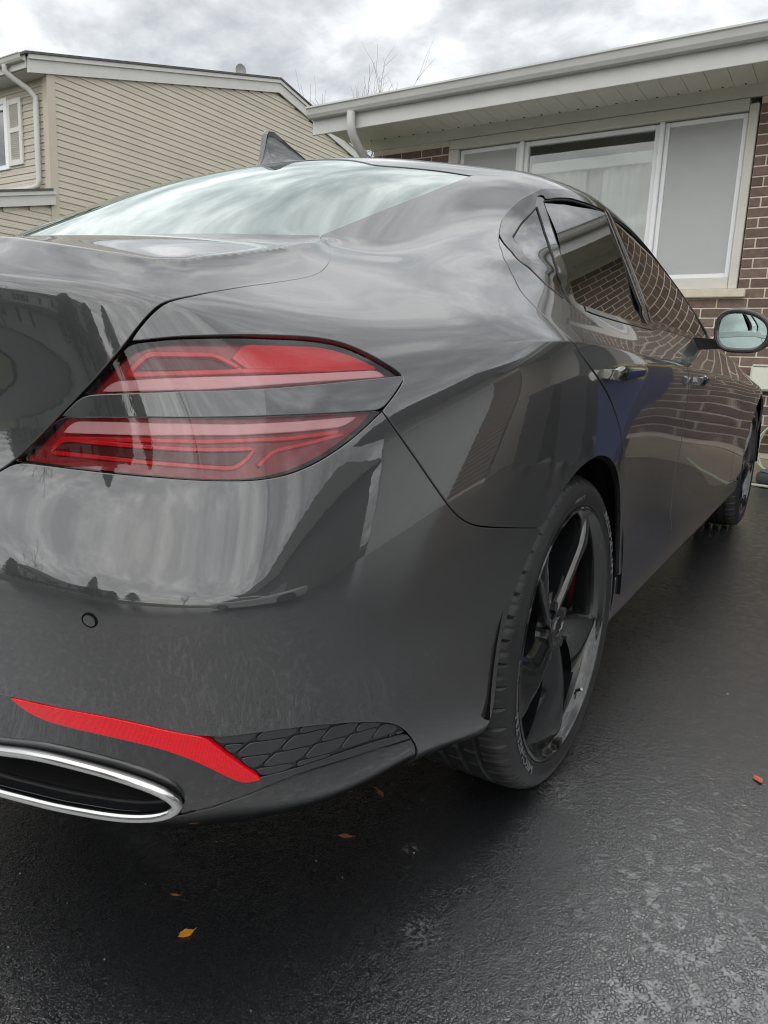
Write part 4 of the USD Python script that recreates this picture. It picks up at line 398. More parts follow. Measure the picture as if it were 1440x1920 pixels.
def panel(poly, h=.02, off=0., lip=.010, gap=.0018, step=.007, edge=True, center=False):
    """one panel of the skin: (vertices, triangles, normals); its edges are rolled over and turned inwards"""
    poly = inset(poly, gap) if gap else poly
    rings = [smooth_ring(r.coords, step) for r in [poly.exterior] + list(poly.interiors)]
    pl = Polygon(rings[0], rings[1:]).buffer(0)
    if pl.geom_type != 'Polygon': pl = max(pl.geoms, key=lambda q: q.area)
    x0, y0, x1, y1 = pl.bounds; gx, gy = np.meshgrid(np.arange(x0, x1, h), np.arange(y0, y1, h * .9)); gx = gx + (np.arange(len(gx)) % 2)[:, None] * h / 2
    gp = np.c_[gx.ravel(), gy.ravel()]; gp = gp[contains_xy(pl.buffer(-min(h * .45, .006)), gp[:, 0], gp[:, 1])]
    bp = np.vstack(rings)
    cz = []
    for cp, *_ in CREASES:
        Lc = LineString(cp)
        if not Lc.intersects(pl): continue
        for o_ in (0, .003, -.003, .008, -.008, .016, -.016):
            q_ = Lc if o_ == 0 else Lc.parallel_offset(abs(o_), 'left' if o_ > 0 else 'right')
            for g1 in getattr(q_, 'geoms', [q_]):
                if g1.length > .02: cz.append(np.array([g1.interpolate(x).coords[0] for x in np.arange(0, g1.length, min(.012, h))]))
    if cz:
        cz = np.vstack(cz); cz = cz[contains_xy(pl.buffer(-.0035), cz[:, 0], cz[:, 1])]
        if len(cz):
            if len(gp): gp = gp[cKDTree(cz).query(gp)[0] > .007]
            gp = np.vstack([gp, cz])
    p = np.vstack([bp, gp]); tri = Delaunay(p).simplices; c = p[tri].mean(1); tri = tri[contains_xy(pl, c[:, 0], c[:, 1])]
    a = p[tri]; s = (a[:, 1, 0] - a[:, 0, 0]) * (a[:, 2, 1] - a[:, 0, 1]) - (a[:, 1, 1] - a[:, 0, 1]) * (a[:, 2, 0] - a[:, 0, 0])
    tri = np.where(s[:, None] < 0, tri[:, ::-1], tri); tri = tri[np.abs(s) > 1e-10]
    P, Nn = S(p[:, 0], p[:, 1]), N(p[:, 0], p[:, 1]); P = P + Nn * off
    V, NN, F = [P], [Nn], [tri]; base = len(P); o = 0
    if edge:
        for r in rings:
            k = len(r); q, n = P[o:o + k], Nn[o:o + k]; ccw = Polygon(r).exterior.is_ccw; outer = (o == 0)
            t = np.roll(q, -1, 0) - np.roll(q, 1, 0); t /= np.linalg.norm(t, axis=1, keepdims=True) + 1e-12
            side = np.cross(t, n); side = side if (ccw == outer) else -side
            onb = (r[:, 0] < 1e-4) | (r[:, 0] > UMX - 1e-4) | (r[:, 1] > VMX - 1e-4)
            rows = [(q, n), (q + side * .0009 - n * .0004, n * .8 + side * .6), (q + side * .0013 - n * .0016, side), (q + side * .0013 - n * lip, side)]
            st = [o] 
            for j, (v, m) in enumerate(rows[1:]):
                V.append(v); NN.append(m); st.append(base); base += k
            i = np.arange(k); i2 = (i + 1) % k; keep = ~(onb[i] & onb[i2]); fw = (ccw == outer)
            for j in range(3):
                A, B = st[j] + i[keep], st[j] + i2[keep]; Cc, D = st[j + 1] + i2[keep], st[j + 1] + i[keep]
                F += [np.c_[A, D, Cc], np.c_[A, Cc, B]] if fw else [np.c_[A, Cc, D], np.c_[A, B, Cc]]
            o += k
    V, NN, F = np.vstack(V), np.vstack(NN), np.vstack(F); NN = NN / (np.linalg.norm(NN, axis=1, keepdims=True) + 1e-12)
    used = np.unique(F); re_ = np.zeros(len(V), int); re_[used] = np.arange(len(used)); V, NN, F = V[used], NN[used], re_[F]
    if center: V, NN, F = np.vstack([V, V * [-1, 1, 1]]), np.vstack([NN, NN * [-1, 1, 1]]), np.vstack([F, F[:, ::-1] + len(V)])
    return V, F, NN
def mir(p): V, F, NN = p; return V * [-1, 1, 1], F[:, ::-1], NN * [-1, 1, 1]
def mirm(m): m = m.copy(); m.vertices = m.vertices * [-1, 1, 1]; m.invert(); return m
car = thing('parked_sedan', 'dark grey four door sedan parked on the wet driveway, seen from its right rear corner', 'car', MW())
def put(name, p, mat, parent=car, **kw): return obj(name, (p[0], p[1]), mat, parent, normals=p[2], **kw)
def both(name, p, mat, parent=car, **kw): return put(name, p, mat, parent, **kw), put(name, mir(p), mat, parent, **kw)

put('trunk_lid', panel(face('trunk_lid'), .014, center=True), M['paint'])
put('rear_bumper', panel(face('rear_bumper'), .016, center=True), M['paint'])
put('valance', panel(face('valance'), .016, off=-.003, center=True), M['valance'])
both('quarter_panel', panel(face('quarter'), .015), M['paint'])
both('lamp_bezel', panel(face('lamp_panel'), .012, off=-.001, gap=.0012), M['paint'])
rd = both('rear_door', panel(face('rear_door'), .018, gap=.0046), M['paint'])
fd = both('front_door', panel(face('front_door'), .022, gap=.0034), M['paint'])
both('front_fender', panel(face('front_fender'), .03), M['paint'])
both('sill', panel(face('sill'), .03, off=-.008, gap=.0030), M['paint'])
put('hood', panel(face('hood'), .05, center=True), M['paint'])
put('front_bumper', panel(face('front_bumper'), .05, center=True), M['paint'])
put('roof', panel(face('roof'), .03, center=True), M['paint'])
put('rear_window', panel(face('rear_window'), .02, off=-.002, gap=.001, center=True), M['glass'])
fr_ = face('rear_window'); ext_ = unary_union([fr_, affinity.scale(fr_, -1, 1, origin=(0, 0))]).buffer(.0004); band = fr_.difference(ext_.buffer(-.05))
put('window_border', panel(band, .02, off=-.0055, gap=.0015, edge=False, center=True), M['frit'])
put('windshield', panel(face('windshield'), .05, off=-.003, center=True), M['glass'])
# side windows and their surround
trim = face('window_trim'); qg, rg_, fg = face('q_glass'), face('r_glass'), face('f_glass')
hullbetween = lambda a_, b_: unary_union([a_, b_]).convex_hull
def strip_between(a_, b_, w_):
    # what lies between two panes and near both
    return trim.intersection(a_.buffer(w_)).intersection(b_.buffer(w_))
pil1 = strip_between(qg, rg_, .075); pil2 = strip_between(rg_, fg, .075)
pillars = [p_ for g0 in (pil1, pil2) for p_ in getattr(g0, 'geoms', [g0]) if p_.geom_type == 'Polygon' and p_.area > .0006]
seal = unary_union([g0.buffer(.0055) for g0 in (qg, rg_, fg)]).difference(unary_union([qg, rg_, fg])).intersection(trim)
pills = unary_union(pillars + [seal]).buffer(.0004).buffer(-.0004); pil_only = unary_union(pillars).difference(seal).buffer(-.0003)
chrome = trim.difference(pills.buffer(.0008)).buffer(-.0058, join_style='round').buffer(.0014)
for g_ in getattr(chrome, 'geoms', [chrome]):
    if g_.geom_type == 'Polygon' and g_.area > .0008: both('window_molding', panel(g_, .010, off=.0012, gap=0.0, step=.006), M['darkchrome'])
for g0 in (qg, rg_, fg):
    sr_ = g0.buffer(.0055).difference(g0).intersection(trim.buffer(.001))
    for g_ in getattr(sr_, 'geoms', [sr_]):
        if g_.geom_type == 'Polygon' and g_.area > .0002: both('window_seal', panel(g_, .010, off=-.0020, gap=0.0, step=.005, lip=.004), M['seal'])
for g_ in getattr(pil_only, 'geoms', [pil_only]):
    if g_.geom_type == 'Polygon' and g_.area > .0008: both('window_pillar', panel(g_, .010, off=-.0022, gap=.0002, step=.006, lip=.005), M['glossblack'])
for n_, k_ in (('quarter_glass', 'q_glass'), ('rear_door_glass', 'r_glass'), ('front_door_glass', 'f_glass')):
    gp_ = panel(face(k_), .02, off=-.0045, gap=.0004, edge=False); Vg = gp_[0]
    # a pane is bent evenly: a quadric through its rim instead of the body's own swell
    qd = lambda P_: np.stack([np.ones(len(P_)), P_[:, 1], P_[:, 2], P_[:, 1] ** 2, P_[:, 1] * P_[:, 2], P_[:, 2] ** 2], 1)
    co = np.linalg.lstsq(qd(Vg), Vg[:, 0], rcond=None)[0]
    if n_ == 'rear_door_glass': co_door = co
    if n_ == 'quarter_glass': pend = gp_; continue
    Vg = Vg.copy(); Vg[:, 0] = qd(Vg) @ co - .0015; nx_ = np.stack([np.ones(len(Vg)), -(co[1] + 2 * co[3] * Vg[:, 1] + co[4] * Vg[:, 2]), -(co[2] + co[4] * Vg[:, 1] + 2 * co[5] * Vg[:, 2])], 1); nx_ /= np.linalg.norm(nx_, axis=1, keepdims=True)
    both(n_, (Vg, gp_[1], nx_), M['sideglass'])
both('quarter_glass', pend, M['sideglass'])
# lamps
def strip(k, off, w=None, mat=None, par=None, name='light_strip'):
    p = pts2(DET[k])
    if w is None: poly = Polygon(p).buffer(0)
    else: poly = LineString(np.vstack([p, p[:1]]) if k.endswith('trap') else p).buffer(w, cap_style='flat')
    q = panel(poly, .012, off=off, gap=0.0, lip=.006, step=.005)
    return q
for up, lens_off in (('up', -.005), ('lo', -.0015)):
    f_ = face('lamp_' + up); lens = panel(f_, .012, off=lens_off, gap=.0004, lip=.012)
    bk = panel(f_, .014, off=lens_off - .010, gap=0.0, edge=False)
    bars = [('light_bar', strip(up + '_bar', lens_off - .0035), M['lampbar']), ('light_guide', strip(up + '_trap', lens_off - .005, .0011), M['lampred'])]
    bars.append(('light_guide', strip('up_line' if up == 'up' else 'lo_line', lens_off - .005, .0011), M['lampred']))
    if up == 'up': bars.append(('reflector_panel', strip('up_zone', lens_off - .0065), M['lampzone']))
    else: bars.append(('light_guide', strip('lo_loop', lens_off - .005, .0011), M['lampred']))
    inner = Polygon(pts2(DET[up + '_trap'])).buffer(0).buffer(-.003)
    pocket = panel(inner, .014, off=lens_off - .0095, gap=0, lip=.003)
    for flip in (lambda q: q, mir):
        l_ = put('tail_lamp', flip(lens), M['lens'])
        put('lamp_housing', flip(bk), M['lampback'], l_)
        put('lamp_pocket', flip(pocket), M['lampdark'], l_)
        for n_, q, mm in bars: put(n_, flip(q), mm, l_)
# dark shell behind the panels, so that the gaps are dark and no light comes through
holes = unary_union([face(k).buffer(.004) for k in ('q_glass', 'r_glass', 'f_glass', 'rear_window', 'windshield', 'exhaust')])
solid = unary_union([face(k).buffer(.004) for k in FACES if k not in ('q_glass', 'r_glass', 'f_glass', 'rear_window', 'windshield', 'exhaust', 'lamp_up', 'lamp_lo', 'lamp_panel')]).difference(holes)
solid = solid.difference(unary_union([face(k) for k in ('lamp_up', 'lamp_lo', 'lamp_panel')]).buffer(-.002)).intersection(sbox(0, 0, UMX, VMX)).buffer(0)
solid = max(solid.geoms, key=lambda q: q.area) if solid.geom_type != 'Polygon' else solid
put('inner_shell', panel(solid, .035, off=-.011, gap=0, edge=False, step=.02, center=True), M['void'])
lb = unary_union([face(k) for k in ('lamp_up', 'lamp_lo', 'lamp_panel')]).buffer(.012)
both('lamp_recess', panel(lb, .02, off=-.036, gap=0, edge=False, step=.01), M['void'])
# reflector, textured insert, exhaust
both('rear_reflector', panel(face('reflector'), .008, off=.001, gap=.0012, step=.005), M['reflector'])
tp = face('trim')
tb = both('diamond_insert', panel(tp, .01, off=-.006, gap=.001, step=.006, lip=.006), M['satin'])
c0 = np.array(tp.centroid.coords[0]); pads = []
du_, dv_ = .044, .0165; A_ = np.array([1.0, -.16]) * du_; B_ = np.array([.62, .55]) * du_ * .78
inn = tp.buffer(-.0028)
for i in range(-9, 10):
    for j in range(-9, 10):
        o_ = c0 + A_ * i + B_ * j; cell = Polygon([o_, o_ + A_, o_ + A_ + B_, o_ + B_]).buffer(-.0022, join_style='mitre').intersection(inn)
        if cell.is_empty or cell.geom_type != 'Polygon' or cell.area < 2.2e-5: continue
        pads.append(panel(cell.buffer(-.0008).buffer(.0008), .012, off=-.0032, gap=0, lip=.0026, step=.004))
for p_ in pads: put('diamond_pad', p_, M['pad'], tb[0]); put('diamond_pad', mir(p_), M['pad'], tb[1])
ex = smooth_ring(np.array(face('exhaust').exterior.coords), .012); ex = Polygon(ex).buffer(.012).buffer(-.012); ex = smooth_ring(np.array(ex.exterior.coords), .010)
E3 = S(ex[:, 0], ex[:, 1]); EN = N(ex[:, 0], ex[:, 1]); E0 = E3 + EN * .004
cav = np.stack([E3 + EN * .002, E3 * 1.0 + [0, .03, 0.004], (E3 - E3.mean(0)) * .92 + E3.mean(0) + [0, .16, 0]], 1); cavm = grid_mesh(cav, True); 
cap_c = cav[:, 2].mean(0); cv = np.vstack([cav[:, 2], cap_c]); kk = len(cav); capm = trimesh.Trimesh(cv, [[i, (i + 1) % kk, kk] for i in range(kk)], process=False)
ring3 = tube(E0, .0068, 10, closed=True)
lipb = tube((E3 - E3.mean(0)) * .93 + E3.mean(0) + [0, .02, .0], .004, 8, closed=True)
for flip in (lambda m: m, mirm):
    e_ = obj('exhaust_tip', flip(ring3), M['chrome'], car, smooth=True)
    obj('tailpipe', flip(cat([cavm, capm])), M['exhaust_in'], e_); obj('inner_lip', flip(lipb), M['exhaust_in'], e_, smooth=True)
for sx_ in (1, -1): obj('valance_edge', (lambda P_: tube(P_ * [sx_, 1, 1], .0011, 6))(S(pts2(DET['fold'])[:, 0], pts2(DET['fold'])[:, 1]) + N(pts2(DET['fold'])[:, 0], pts2(DET['fold'])[:, 1]) * -.0022), M['darkchrome'], car)
# parking sensor
def on_skin(u, v): u, v = np.array([u]), np.array([v]); p, n = S(u, v)[0], N(u, v)[0]; t = S(u, v, 1, 0)[0]; t = t - n * (t @ n); t /= np.linalg.norm(t); return p, n, t, np.cross(n, t)
p_, n_, t_, b_ = on_skin(*DET['sensor'][:2]); a_ = np.linspace(0, 2 * np.pi, 28, endpoint=False)
ringp = p_ + n_ * .0004 + .0078 * (np.cos(a_)[:, None] * t_ + np.sin(a_)[:, None] * b_)
discm = trimesh.Trimesh(np.vstack([p_ + n_ * .0012 + .0066 * (np.cos(a_)[:, None] * t_ + np.sin(a_)[:, None] * b_), p_ + n_ * .0014]), [[i, (i + 1) % 28, 28] for i in range(28)], process=False)
for flip in (lambda m: m, mirm):
    s_ = obj('parking_sensor', flip(discm), M['paint'], car, smooth=True); obj('sensor_ring', flip(tube(ringp, .0009, 6, closed=True)), M['void'], s_, smooth=True)
# black end of the roof molding at the glass corner
p_, n_, t_, b_ = on_skin(*DET['roofend'][:2])
gl = pts2([x for x in FACES['rear_window'][0]]); far_ = gl[np.argsort(-gl[:, 1])]
# door handles
def handle(u, v, parent, flip):
    p, n, t, b = on_skin(u, v); b = b if b[2] > 0 else -b
    def w(a, c, d): return p + t * a + b * c + n * d
    L = .112
    sec = []
    for s in np.linspace(-1, 1, 13):
        k = (1 - abs(s) ** 4) ** .5 if abs(s) < 1 else 0; hgt = .0175 * (.55 + .45 * k); d = .030 + .006 * k; lift = .006 * s
        sec.append([w(s * L, lift + hgt * math.cos(x), d - .010 + .010 * math.sin(x) * (1 + .25 * math.cos(x))) for x in np.linspace(0, 2 * np.pi, 14, endpoint=False)])
    bar = grid_mesh(np.swapaxes(np.array(sec), 0, 1), True)
    ends = cat([hull(sec[0] + [w(-L * .97, 0, .0)] * 1 + [w(-L * .8, c, -.002) for c in (-.011, .008)] + [w(-L * .99, c, -.002) for c in (-.011, .006)]), hull(sec[-1] + [w(L * .8, c, -.002) for c in (-.006, .014)] + [w(L * .99, c, -.002) for c in (-.004, .013)])])
    m1 = cat([bar, ends]); m1.fix_normals()
    th = np.linspace(0, 2 * np.pi, 28, endpoint=False)
    rings = [[w(.072 * k * math.cos(x), -.006 + .031 * k * math.sin(x), d) for x in th] for k, d in ((1.0, .0006), (.93, .0012), (.8, .0009), (.4, .0007), (.02, .0007))]
    cup = grid_mesh(np.swapaxes(np.array(rings), 0, 1), True)
    o = obj('door_handle', flip(m1), M['handle'], parent, smooth=40); return o
for k_, (a_, b2) in (('handle_r', rd), ('handle_f', fd)):
    handle(*DET[k_][:2], a_, lambda m: m); handle(*DET[k_][:2], b2, mirm)
# shark fin antenna
fin = []
_vv = np.linspace(1.4, 2.66, 500); _cl = S(np.full(500, 0.0), _vv)
for y, hh, wb, wt in ((.0, .002, .012, .004), (.008, .014, .026, .006), (.016, .040, .030, .008), (.024, .072, .031, .009), (.030, .080, .031, .0095), (.050, .079, .031, .009), (.075, .067, .031, .0085), (.11, .049, .030, .008), (.15, .031, .027, .007), (.185, .015, .020, .006), (.21, .003, .008, .004)):
    yy = y + .088; z0 = float(np.interp(yy, _cl[:, 1], _cl[:, 2]))
    prof = [(-1.12, -.05), (-1.0, .06), (-.62, .22), (-.36, .55), (-.2, .85), (-.1, .97), (0, 1), (.1, .97), (.2, .85), (.36, .55), (.62, .22), (1.0, .06), (1.12, -.05)]
    fin.append([(math.copysign(max(abs(s_) * wb * (1 - t_ * .55), wt * (1 if 0 < t_ < .99 else .6) if abs(s_) > .01 else 0), s_) if abs(s_) > .01 else 0.0, yy, z0 - .004 + (hh + .004) * t_) for s_, t_ in prof])
obj('roof_antenna', grid_mesh(np.array(fin)), M['paint'], car, smooth=50)
# door mirror
def mirror(flip):
    y0, zc, xc = 1.36, .962, .972
    loop = [(-.078, .052), (-.05, .072), (0, .072), (.05, .058), (.088, .030), (.098, -.005), (.088, -.045), (.055, -.065), (0, -.066), (-.05, -.062), (-.078, -.035), (-.085, .01)]
    L_ = LineString([*loop, loop[0]]); c_ = np.array([L_.interpolate(d).coords[0] for d in np.linspace(0, L_.length, 48, endpoint=False)])
    for _ in range(3): c_ = (np.roll(c_, 1, 0) + 2 * c_ + np.roll(c_, -1, 0)) / 4
    yaw = math.radians(-8)
    def at(c, y): return np.c_[xc + c[:, 0] * math.cos(yaw) + 0 * c[:, 1], np.full(len(c), y0 + y) + c[:, 0] * math.sin(yaw), zc + c[:, 1]]
    rows = [at(c_ * .86, .012), at(c_ * .90, -.002), at(c_ * .97, -.010), at(c_ * 1.0, .002), at(c_ * 1.03, .03), at(c_ * 1.0, .06), at(c_ * .86, .09), at(c_ * .55, .115), at(c_ * .05, .122)]
    h_ = grid_mesh(np.swapaxes(np.array(rows), 0, 1), True); h_.fix_normals()
    o = obj('door_mirror', flip(h_), M['paint'], car, smooth=40)
    bz_ = tube(at(c_ * .93, .0), .009, 8, closed=True); obj('mirror_bezel', flip(bz_), M['glossblack'], o, smooth=True); gp = at(c_ * .87, -.001); gv = np.vstack([gp, gp.mean(0) + [0, -.001, 0]]); gm = trimesh.Trimesh(gv, [[i, (i + 1) % 48, 48] for i in range(48)], process=False)
    if gm.face_normals[:, 1].mean() > 0: gm.invert()
    obj('mirror_glass', flip(gm), M['mirror'], o, smooth=True)
    obj('mirror_stalk', flip(hull([(.80, y0 + .03, .945), (.80, y0 + .12, .945), (.80, y0 + .03, .90), (.80, y0 + .12, .90), (.92, y0 + .04, .935), (.92, y0 + .09, .935), (.92, y0 + .04, .905), (.92, y0 + .09, .905)])), M['glossblack'], o)
mirror(lambda m: m); mirror(mirm)
# cabin
def soft(x0, y0, z0, x1, y1, z1, r=.05):
    c = [(x, y, z) for x in (x0 + r, x1 - r) for y in (y0 + r, y1 - r) for z in (z0 + r, z1 - r)]; s = trimesh.creation.icosphere(2, r).vertices
    return hull(np.vstack([s + p for p in c]))
def lean(m, y, z, a): return tf(m, T4(0, y, z) @ R4(a, [1, 0, 0]) @ T4(0, -y, -z))
obj('cabin_floor', bx(-.72, -.3, .30, .72, 2.0, .34), M['void'], car)
obj('parcel_shelf', bx(-.60, -.44, .93, .60, .22, .95), M['leather'], car)
obj('dashboard', hull([(-.70, 1.75, .90), (.70, 1.75, .90), (-.66, 2.05, .93), (.66, 2.05, .93), (-.70, 1.62, .74), (.70, 1.62, .74), (-.68, 2.0, .6), (.68, 2.0, .6)]), M['leather'], car)
rs = obj('rear_seat', cat([lean(soft(-.64, .24, .45, .64, .42, .93), .33, .45, .22), soft(-.64, .35, .40, .64, .92, .58)]), M['leather'], car, smooth=40)
for x in (-.36, .36): obj('headrest', lean(soft(x - .13, .20, .95, x + .13, .30, 1.09, .04), .25, .95, .2), M['leather'], rs, smooth=40)
for x in (-.37, .37):
    fs = obj('front_seat', cat([lean(soft(x - .25, 1.02, .45, x + .25, 1.18, 1.0), 1.1, .45, .25), soft(x - .25, 1.1, .42, x + .25, 1.6, .58)]), M['leather'], car, smooth=40)
    obj('headrest', lean(soft(x - .13, .98, 1.0, x + .13, 1.08, 1.16, .04), 1.03, 1.0, .2), M['leather'], fs, smooth=40)
sw = [( -.37 + .18 * math.cos(t), 1.62 + .07 * math.sin(t), .86 + .165 * math.sin(t)) for t in np.linspace(0, 2 * np.pi, 28, endpoint=False)]
obj('steering_wheel', tube(sw, .015, 8, closed=True), M['leather'], car, smooth=True)
obj('underbody', cat([bx(-.70, -.62, .29, .70, -.40, .33), bx(-.60, -.40, .22, .60, 2.45, .26), bx(-.62, 2.45, .2, .62, 3.35, .24)]), M['void'], car)
# wheel housings
def arch_liner(yc, R_, x0, x1, flip):
    th = np.radians(np.linspace(-4, 184, 48)); P_ = np.array([[(x, yc + R_ * math.cos(t), .328 + R_ * math.sin(t)) for x in (x0, x1)] for t in th]); m = grid_mesh(P_)
    w_ = np.array([[(x0, yc + r * math.cos(t), .328 + r * math.sin(t)) for r in (0.01, R_)] for t in th]); return flip(cat([m, grid_mesh(w_)]))
for yc in (0, 2.835):
    for flip in (lambda m: m, mirm): obj('wheel_housing', arch_liner(yc, .385, .52, .896, flip), M['void'], car)

# ---------------------------------------------------------------- wheels: axle along x, outer face towards +x
RT = .3255
def tyre_mesh():
    prof = [(-.235, .238), (-.250, .255), (-.262, .275), (-.262, .292), (-.254, .308), (-.240, .318), (-.222, .3235), (-.192, .325), (-.189, .3185), (-.181, .3185), (-.178, .325), (-.150, .325), (-.147, .3185), (-.137, .3185), (-.134, .325), (-.108, .325), (-.105, .3185), (-.095, .3185), (-.092, .325), (-.069, .3250), (-.0665, .3195), (-.059, .3195), (-.0565, .3248), (-.044, .3240), (-.032, .3218), (-.022, .3180), (-.0135, .3125), (-.0075, .3060), (-.0035, .2990), (-.001, .2925), (.0008, .2865), (.0010, .2805), (-.0008, .2735), (-.0035, .2670), (-.003, .2640), (-.006, .2600), (-.015, .257), (-.03, .25)]
    prof = np.array(prof); n = 480; th = np.arange(n) * 2 * np.pi / n
    r = np.repeat(prof[None, :, 1], n, 0).copy(); x = np.repeat(prof[None, :, 0], n, 0)
    sh = (prof[:, 0] > -.057) & (prof[:, 0] < -.010) & (prof[:, 1] > .3120); mid = (prof[:, 0] < -.068) & (prof[:, 1] >= .325); ins = (prof[:, 0] < -.19) & (prof[:, 1] > .315)
    per = 5
    for i in range(n):
        if i % per == 0: r[i, sh] -= .0045 if (i // per) % 2 == 0 else .0028
        if i % (2 * per) == 3: r[i, mid] -= .003
        if i % per == 2: r[i, ins] -= .004
    r = np.minimum(r, 9); P_ = np.stack([x, r * np.sin(th)[:, None], r * np.cos(th)[:, None]], -1)
    m = grid_mesh(P_, True); m.fix_normals(); return m
def bend_text(txt, hgt, rad, a_mid, x_, depth=.0007, bold=True, spread=1.0):
    m = meshkit.text_mesh(txt, hgt, depth, bold); v = m.vertices.copy(); w_ = v[:, 0].max(); a = (v[:, 0] - w_ / 2) * spread / rad; r = rad + v[:, 1] - hgt / 2
    th = a_mid + a                                     # clockwise seen from outside (+x): angle from the top towards +y
    # the sidewall leans in a little away from its widest ring
    xx = x_(r) + v[:, 2] + .0013; m.vertices = np.c_[xx, r * np.sin(th), r * np.cos(th)]; m.fix_normals(); return m
def side_x(r): return np.interp(r, [.2640, .2670, .2735, .2805, .2865, .2925, .2990, .3060], [-.003, -.0035, -.0008, .0010, .0008, -.001, -.0035, -.0075])
def rim_parts():
    prof = np.array([(-.012, .2600), (-.0035, .2605), (-.0015, .2575), (-.003, .2535), (-.010, .2500), (-.016, .2440), (-.030, .2390), (-.075, .2360), (-.12, .2300), (-.235, .2320), (-.245, .245), (-.235, .2500)])
    n = 120; th = np.arange(n) * 2 * np.pi / n
    P_ = np.stack([np.repeat(prof[None, :, 0], n, 0), prof[None, :, 1] * np.sin(th)[:, None], prof[None, :, 1] * np.cos(th)[:, None]], -1); barrel = grid_mesh(P_, True)
    return barrel
def spoke(a0):
    # blade of five faces: a steep left flank, a bright broad face leaning towards its right edge, and a deep right flank
    rs = np.linspace(.038, .2425, 15); rows = []
    for r in rs:
        k = (r - .038) / .2045
        tw = math.radians(13) * k ** 1.2
        wl = .023 + .017 * k + .022 * max(0, k - .74) / .26; wr = .026 + .022 * k + .058 * max(0, k - .42) / .58
        xf = -.030 + .016 * k + .006 * math.sin(math.pi * k) - .006 * max(0, k - .85) / .15
        pts = [(-wl - .002, xf - .060), (-wl, xf - .012), (-wl + .006, xf), (-wl + .010 + .016 * k, xf + .001), (wr * .55, xf - .010 - .006 * k), (wr, xf - .020 - .012 * k), (wr + .001, xf - .065)]
        rows.append([(x, r * math.sin(a0 + tw) + s * math.cos(a0 + tw), r * math.cos(a0 + tw) - s * math.sin(a0 + tw)) for s, x in pts])
    m = grid_mesh(np.array(rows)); m.fix_normals()
    # faces look outwards
    c = m.triangles_center; 
    if m.face_normals[(c[:, 0] > -.05)][:, 0].mean() < 0: m.invert()
    return m
def make_wheel(loc, turn, near):
    Mx = T4(*loc) @ (R4(math.pi, [0, 0, 1]) if turn else np.eye(4))
    w_ = UsdGeom.Xform.Define(stage, name_in(path_of(car), 'wheel')); w_.AddTransformOp().Set(Gf.Matrix4d(*[float(x) for x in Mx.T.ravel()])); w_ = w_.GetPrim()
    obj('tyre', TY, M['rubber'], w_, smooth=35)
    obj('rim_barrel', BARREL, M['rim'], w_, smooth=35)
    for k in range(5): obj('spoke', SP[k], M['rim'], w_, smooth=28)
    hub = cat([trimesh.creation.cylinder(.078, .03, sections=40, transform=T4(-.062) @ R4(math.pi / 2, [0, 1, 0])), tf(trimesh.creation.cylinder(.044, .022, sections=40), T4(-.040) @ R4(math.pi / 2, [0, 1, 0]))])
    obj('hub', hub, M['rim'], w_, smooth=30)
    capm = trimesh.creation.revolve([(0, .006), (.020, .005), (.029, .0025), (.031, 0), (.031, -.01)], sections=40); obj('centre_cap', tf(capm, T4(-.027) @ R4(math.pi / 2, [0, 1, 0])), M['rim'], w_, smooth=30)
    # small winged emblem on the cap
    wing = unary_union([Polygon([(s * .004, -.001), (s * .021, .006), (s * .018, .001), (s * .009, -.004)]) for s in (-1, 1)] + [Polygon([(-.0042, .005), (.0042, .005), (.003, -.006), (0, -.009), (-.003, -.006)])])
    obj('cap_emblem', tf(extr(wing.geoms[0] if False else unary_union([wing.buffer(.0006)]), .0012), T4(-.0215) @ R4(math.radians(30), [1, 0, 0]) @ np.array([[0, 0, 1, 0], [1, 0, 0, 0], [0, 1, 0, 0], [0, 0, 0, 1.0]])) if wing.buffer(.0006).geom_type == 'Polygon' else capm, M['steel'], w_)
    for k in range(5):
        a = math.radians(27 + 36 + 72 * k); obj('lug_nut', tf(trimesh.creation.cylinder(.0105, .03, sections=6), T4(-.045, .054 * math.sin(a), .054 * math.cos(a)) @ R4(math.pi / 2, [0, 1, 0])), M['steel'], w_)
    obj('brake_disc', tf(trimesh.creation.annulus(.09, .170, .024, sections=64), T4(-.125) @ R4(math.pi / 2, [0, 1, 0])), M['disc'], w_, smooth=30)
    th = np.radians(np.linspace(48, 112, 14)); P_ = [[(x, r * math.sin(t), r * math.cos(t)) for x, r in ((-.085, .095), (-.078, .12), (-.078, .165), (-.09, .188), (-.15, .188), (-.15, .095))] for t in th]
    obj('brake_caliper', grid_mesh(np.swapaxes(np.array(P_), 0, 1), True), M['caliper'], w_, smooth=35)
    obj('valve_stem', tube([(-.02, .236 * math.sin(2.5), .236 * math.cos(2.5)), (-.006, .222 * math.sin(2.5), .222 * math.cos(2.5))], .0035, 8), M['steel'], w_)
    if near:
        for tx_, h_, a_, sp_, bo_ in (('MICHELIN', .0145, 238, 1.9, True), ('MICHELIN', .0145, 58, 1.9, True), ('PRIMACY TOUR', .007, 268, 1.4, False), ('PRIMACY TOUR', .007, 88, 1.4, False), ('PRIMACY', .0075, -2, 1.2, False)):
            obj('tyre_lettering', bend_text(tx_, h_, .2815, math.radians(a_), side_x, bold=bo_, spread=sp_), M['lettering'], w_, kind='stuff')
    return w_
TY, BARREL = tyre_mesh(), rim_parts(); SP = [spoke(math.radians(27 + 72 * k)) for k in range(5)]
BARREL.fix_normals()
for (x, y, turn, near) in ((.898, 0, False, True), (.893, 2.835, False, False), (-.898, 0, True, False), (-.893, 2.835, True, False)): make_wheel((x, y, RT), turn, near)

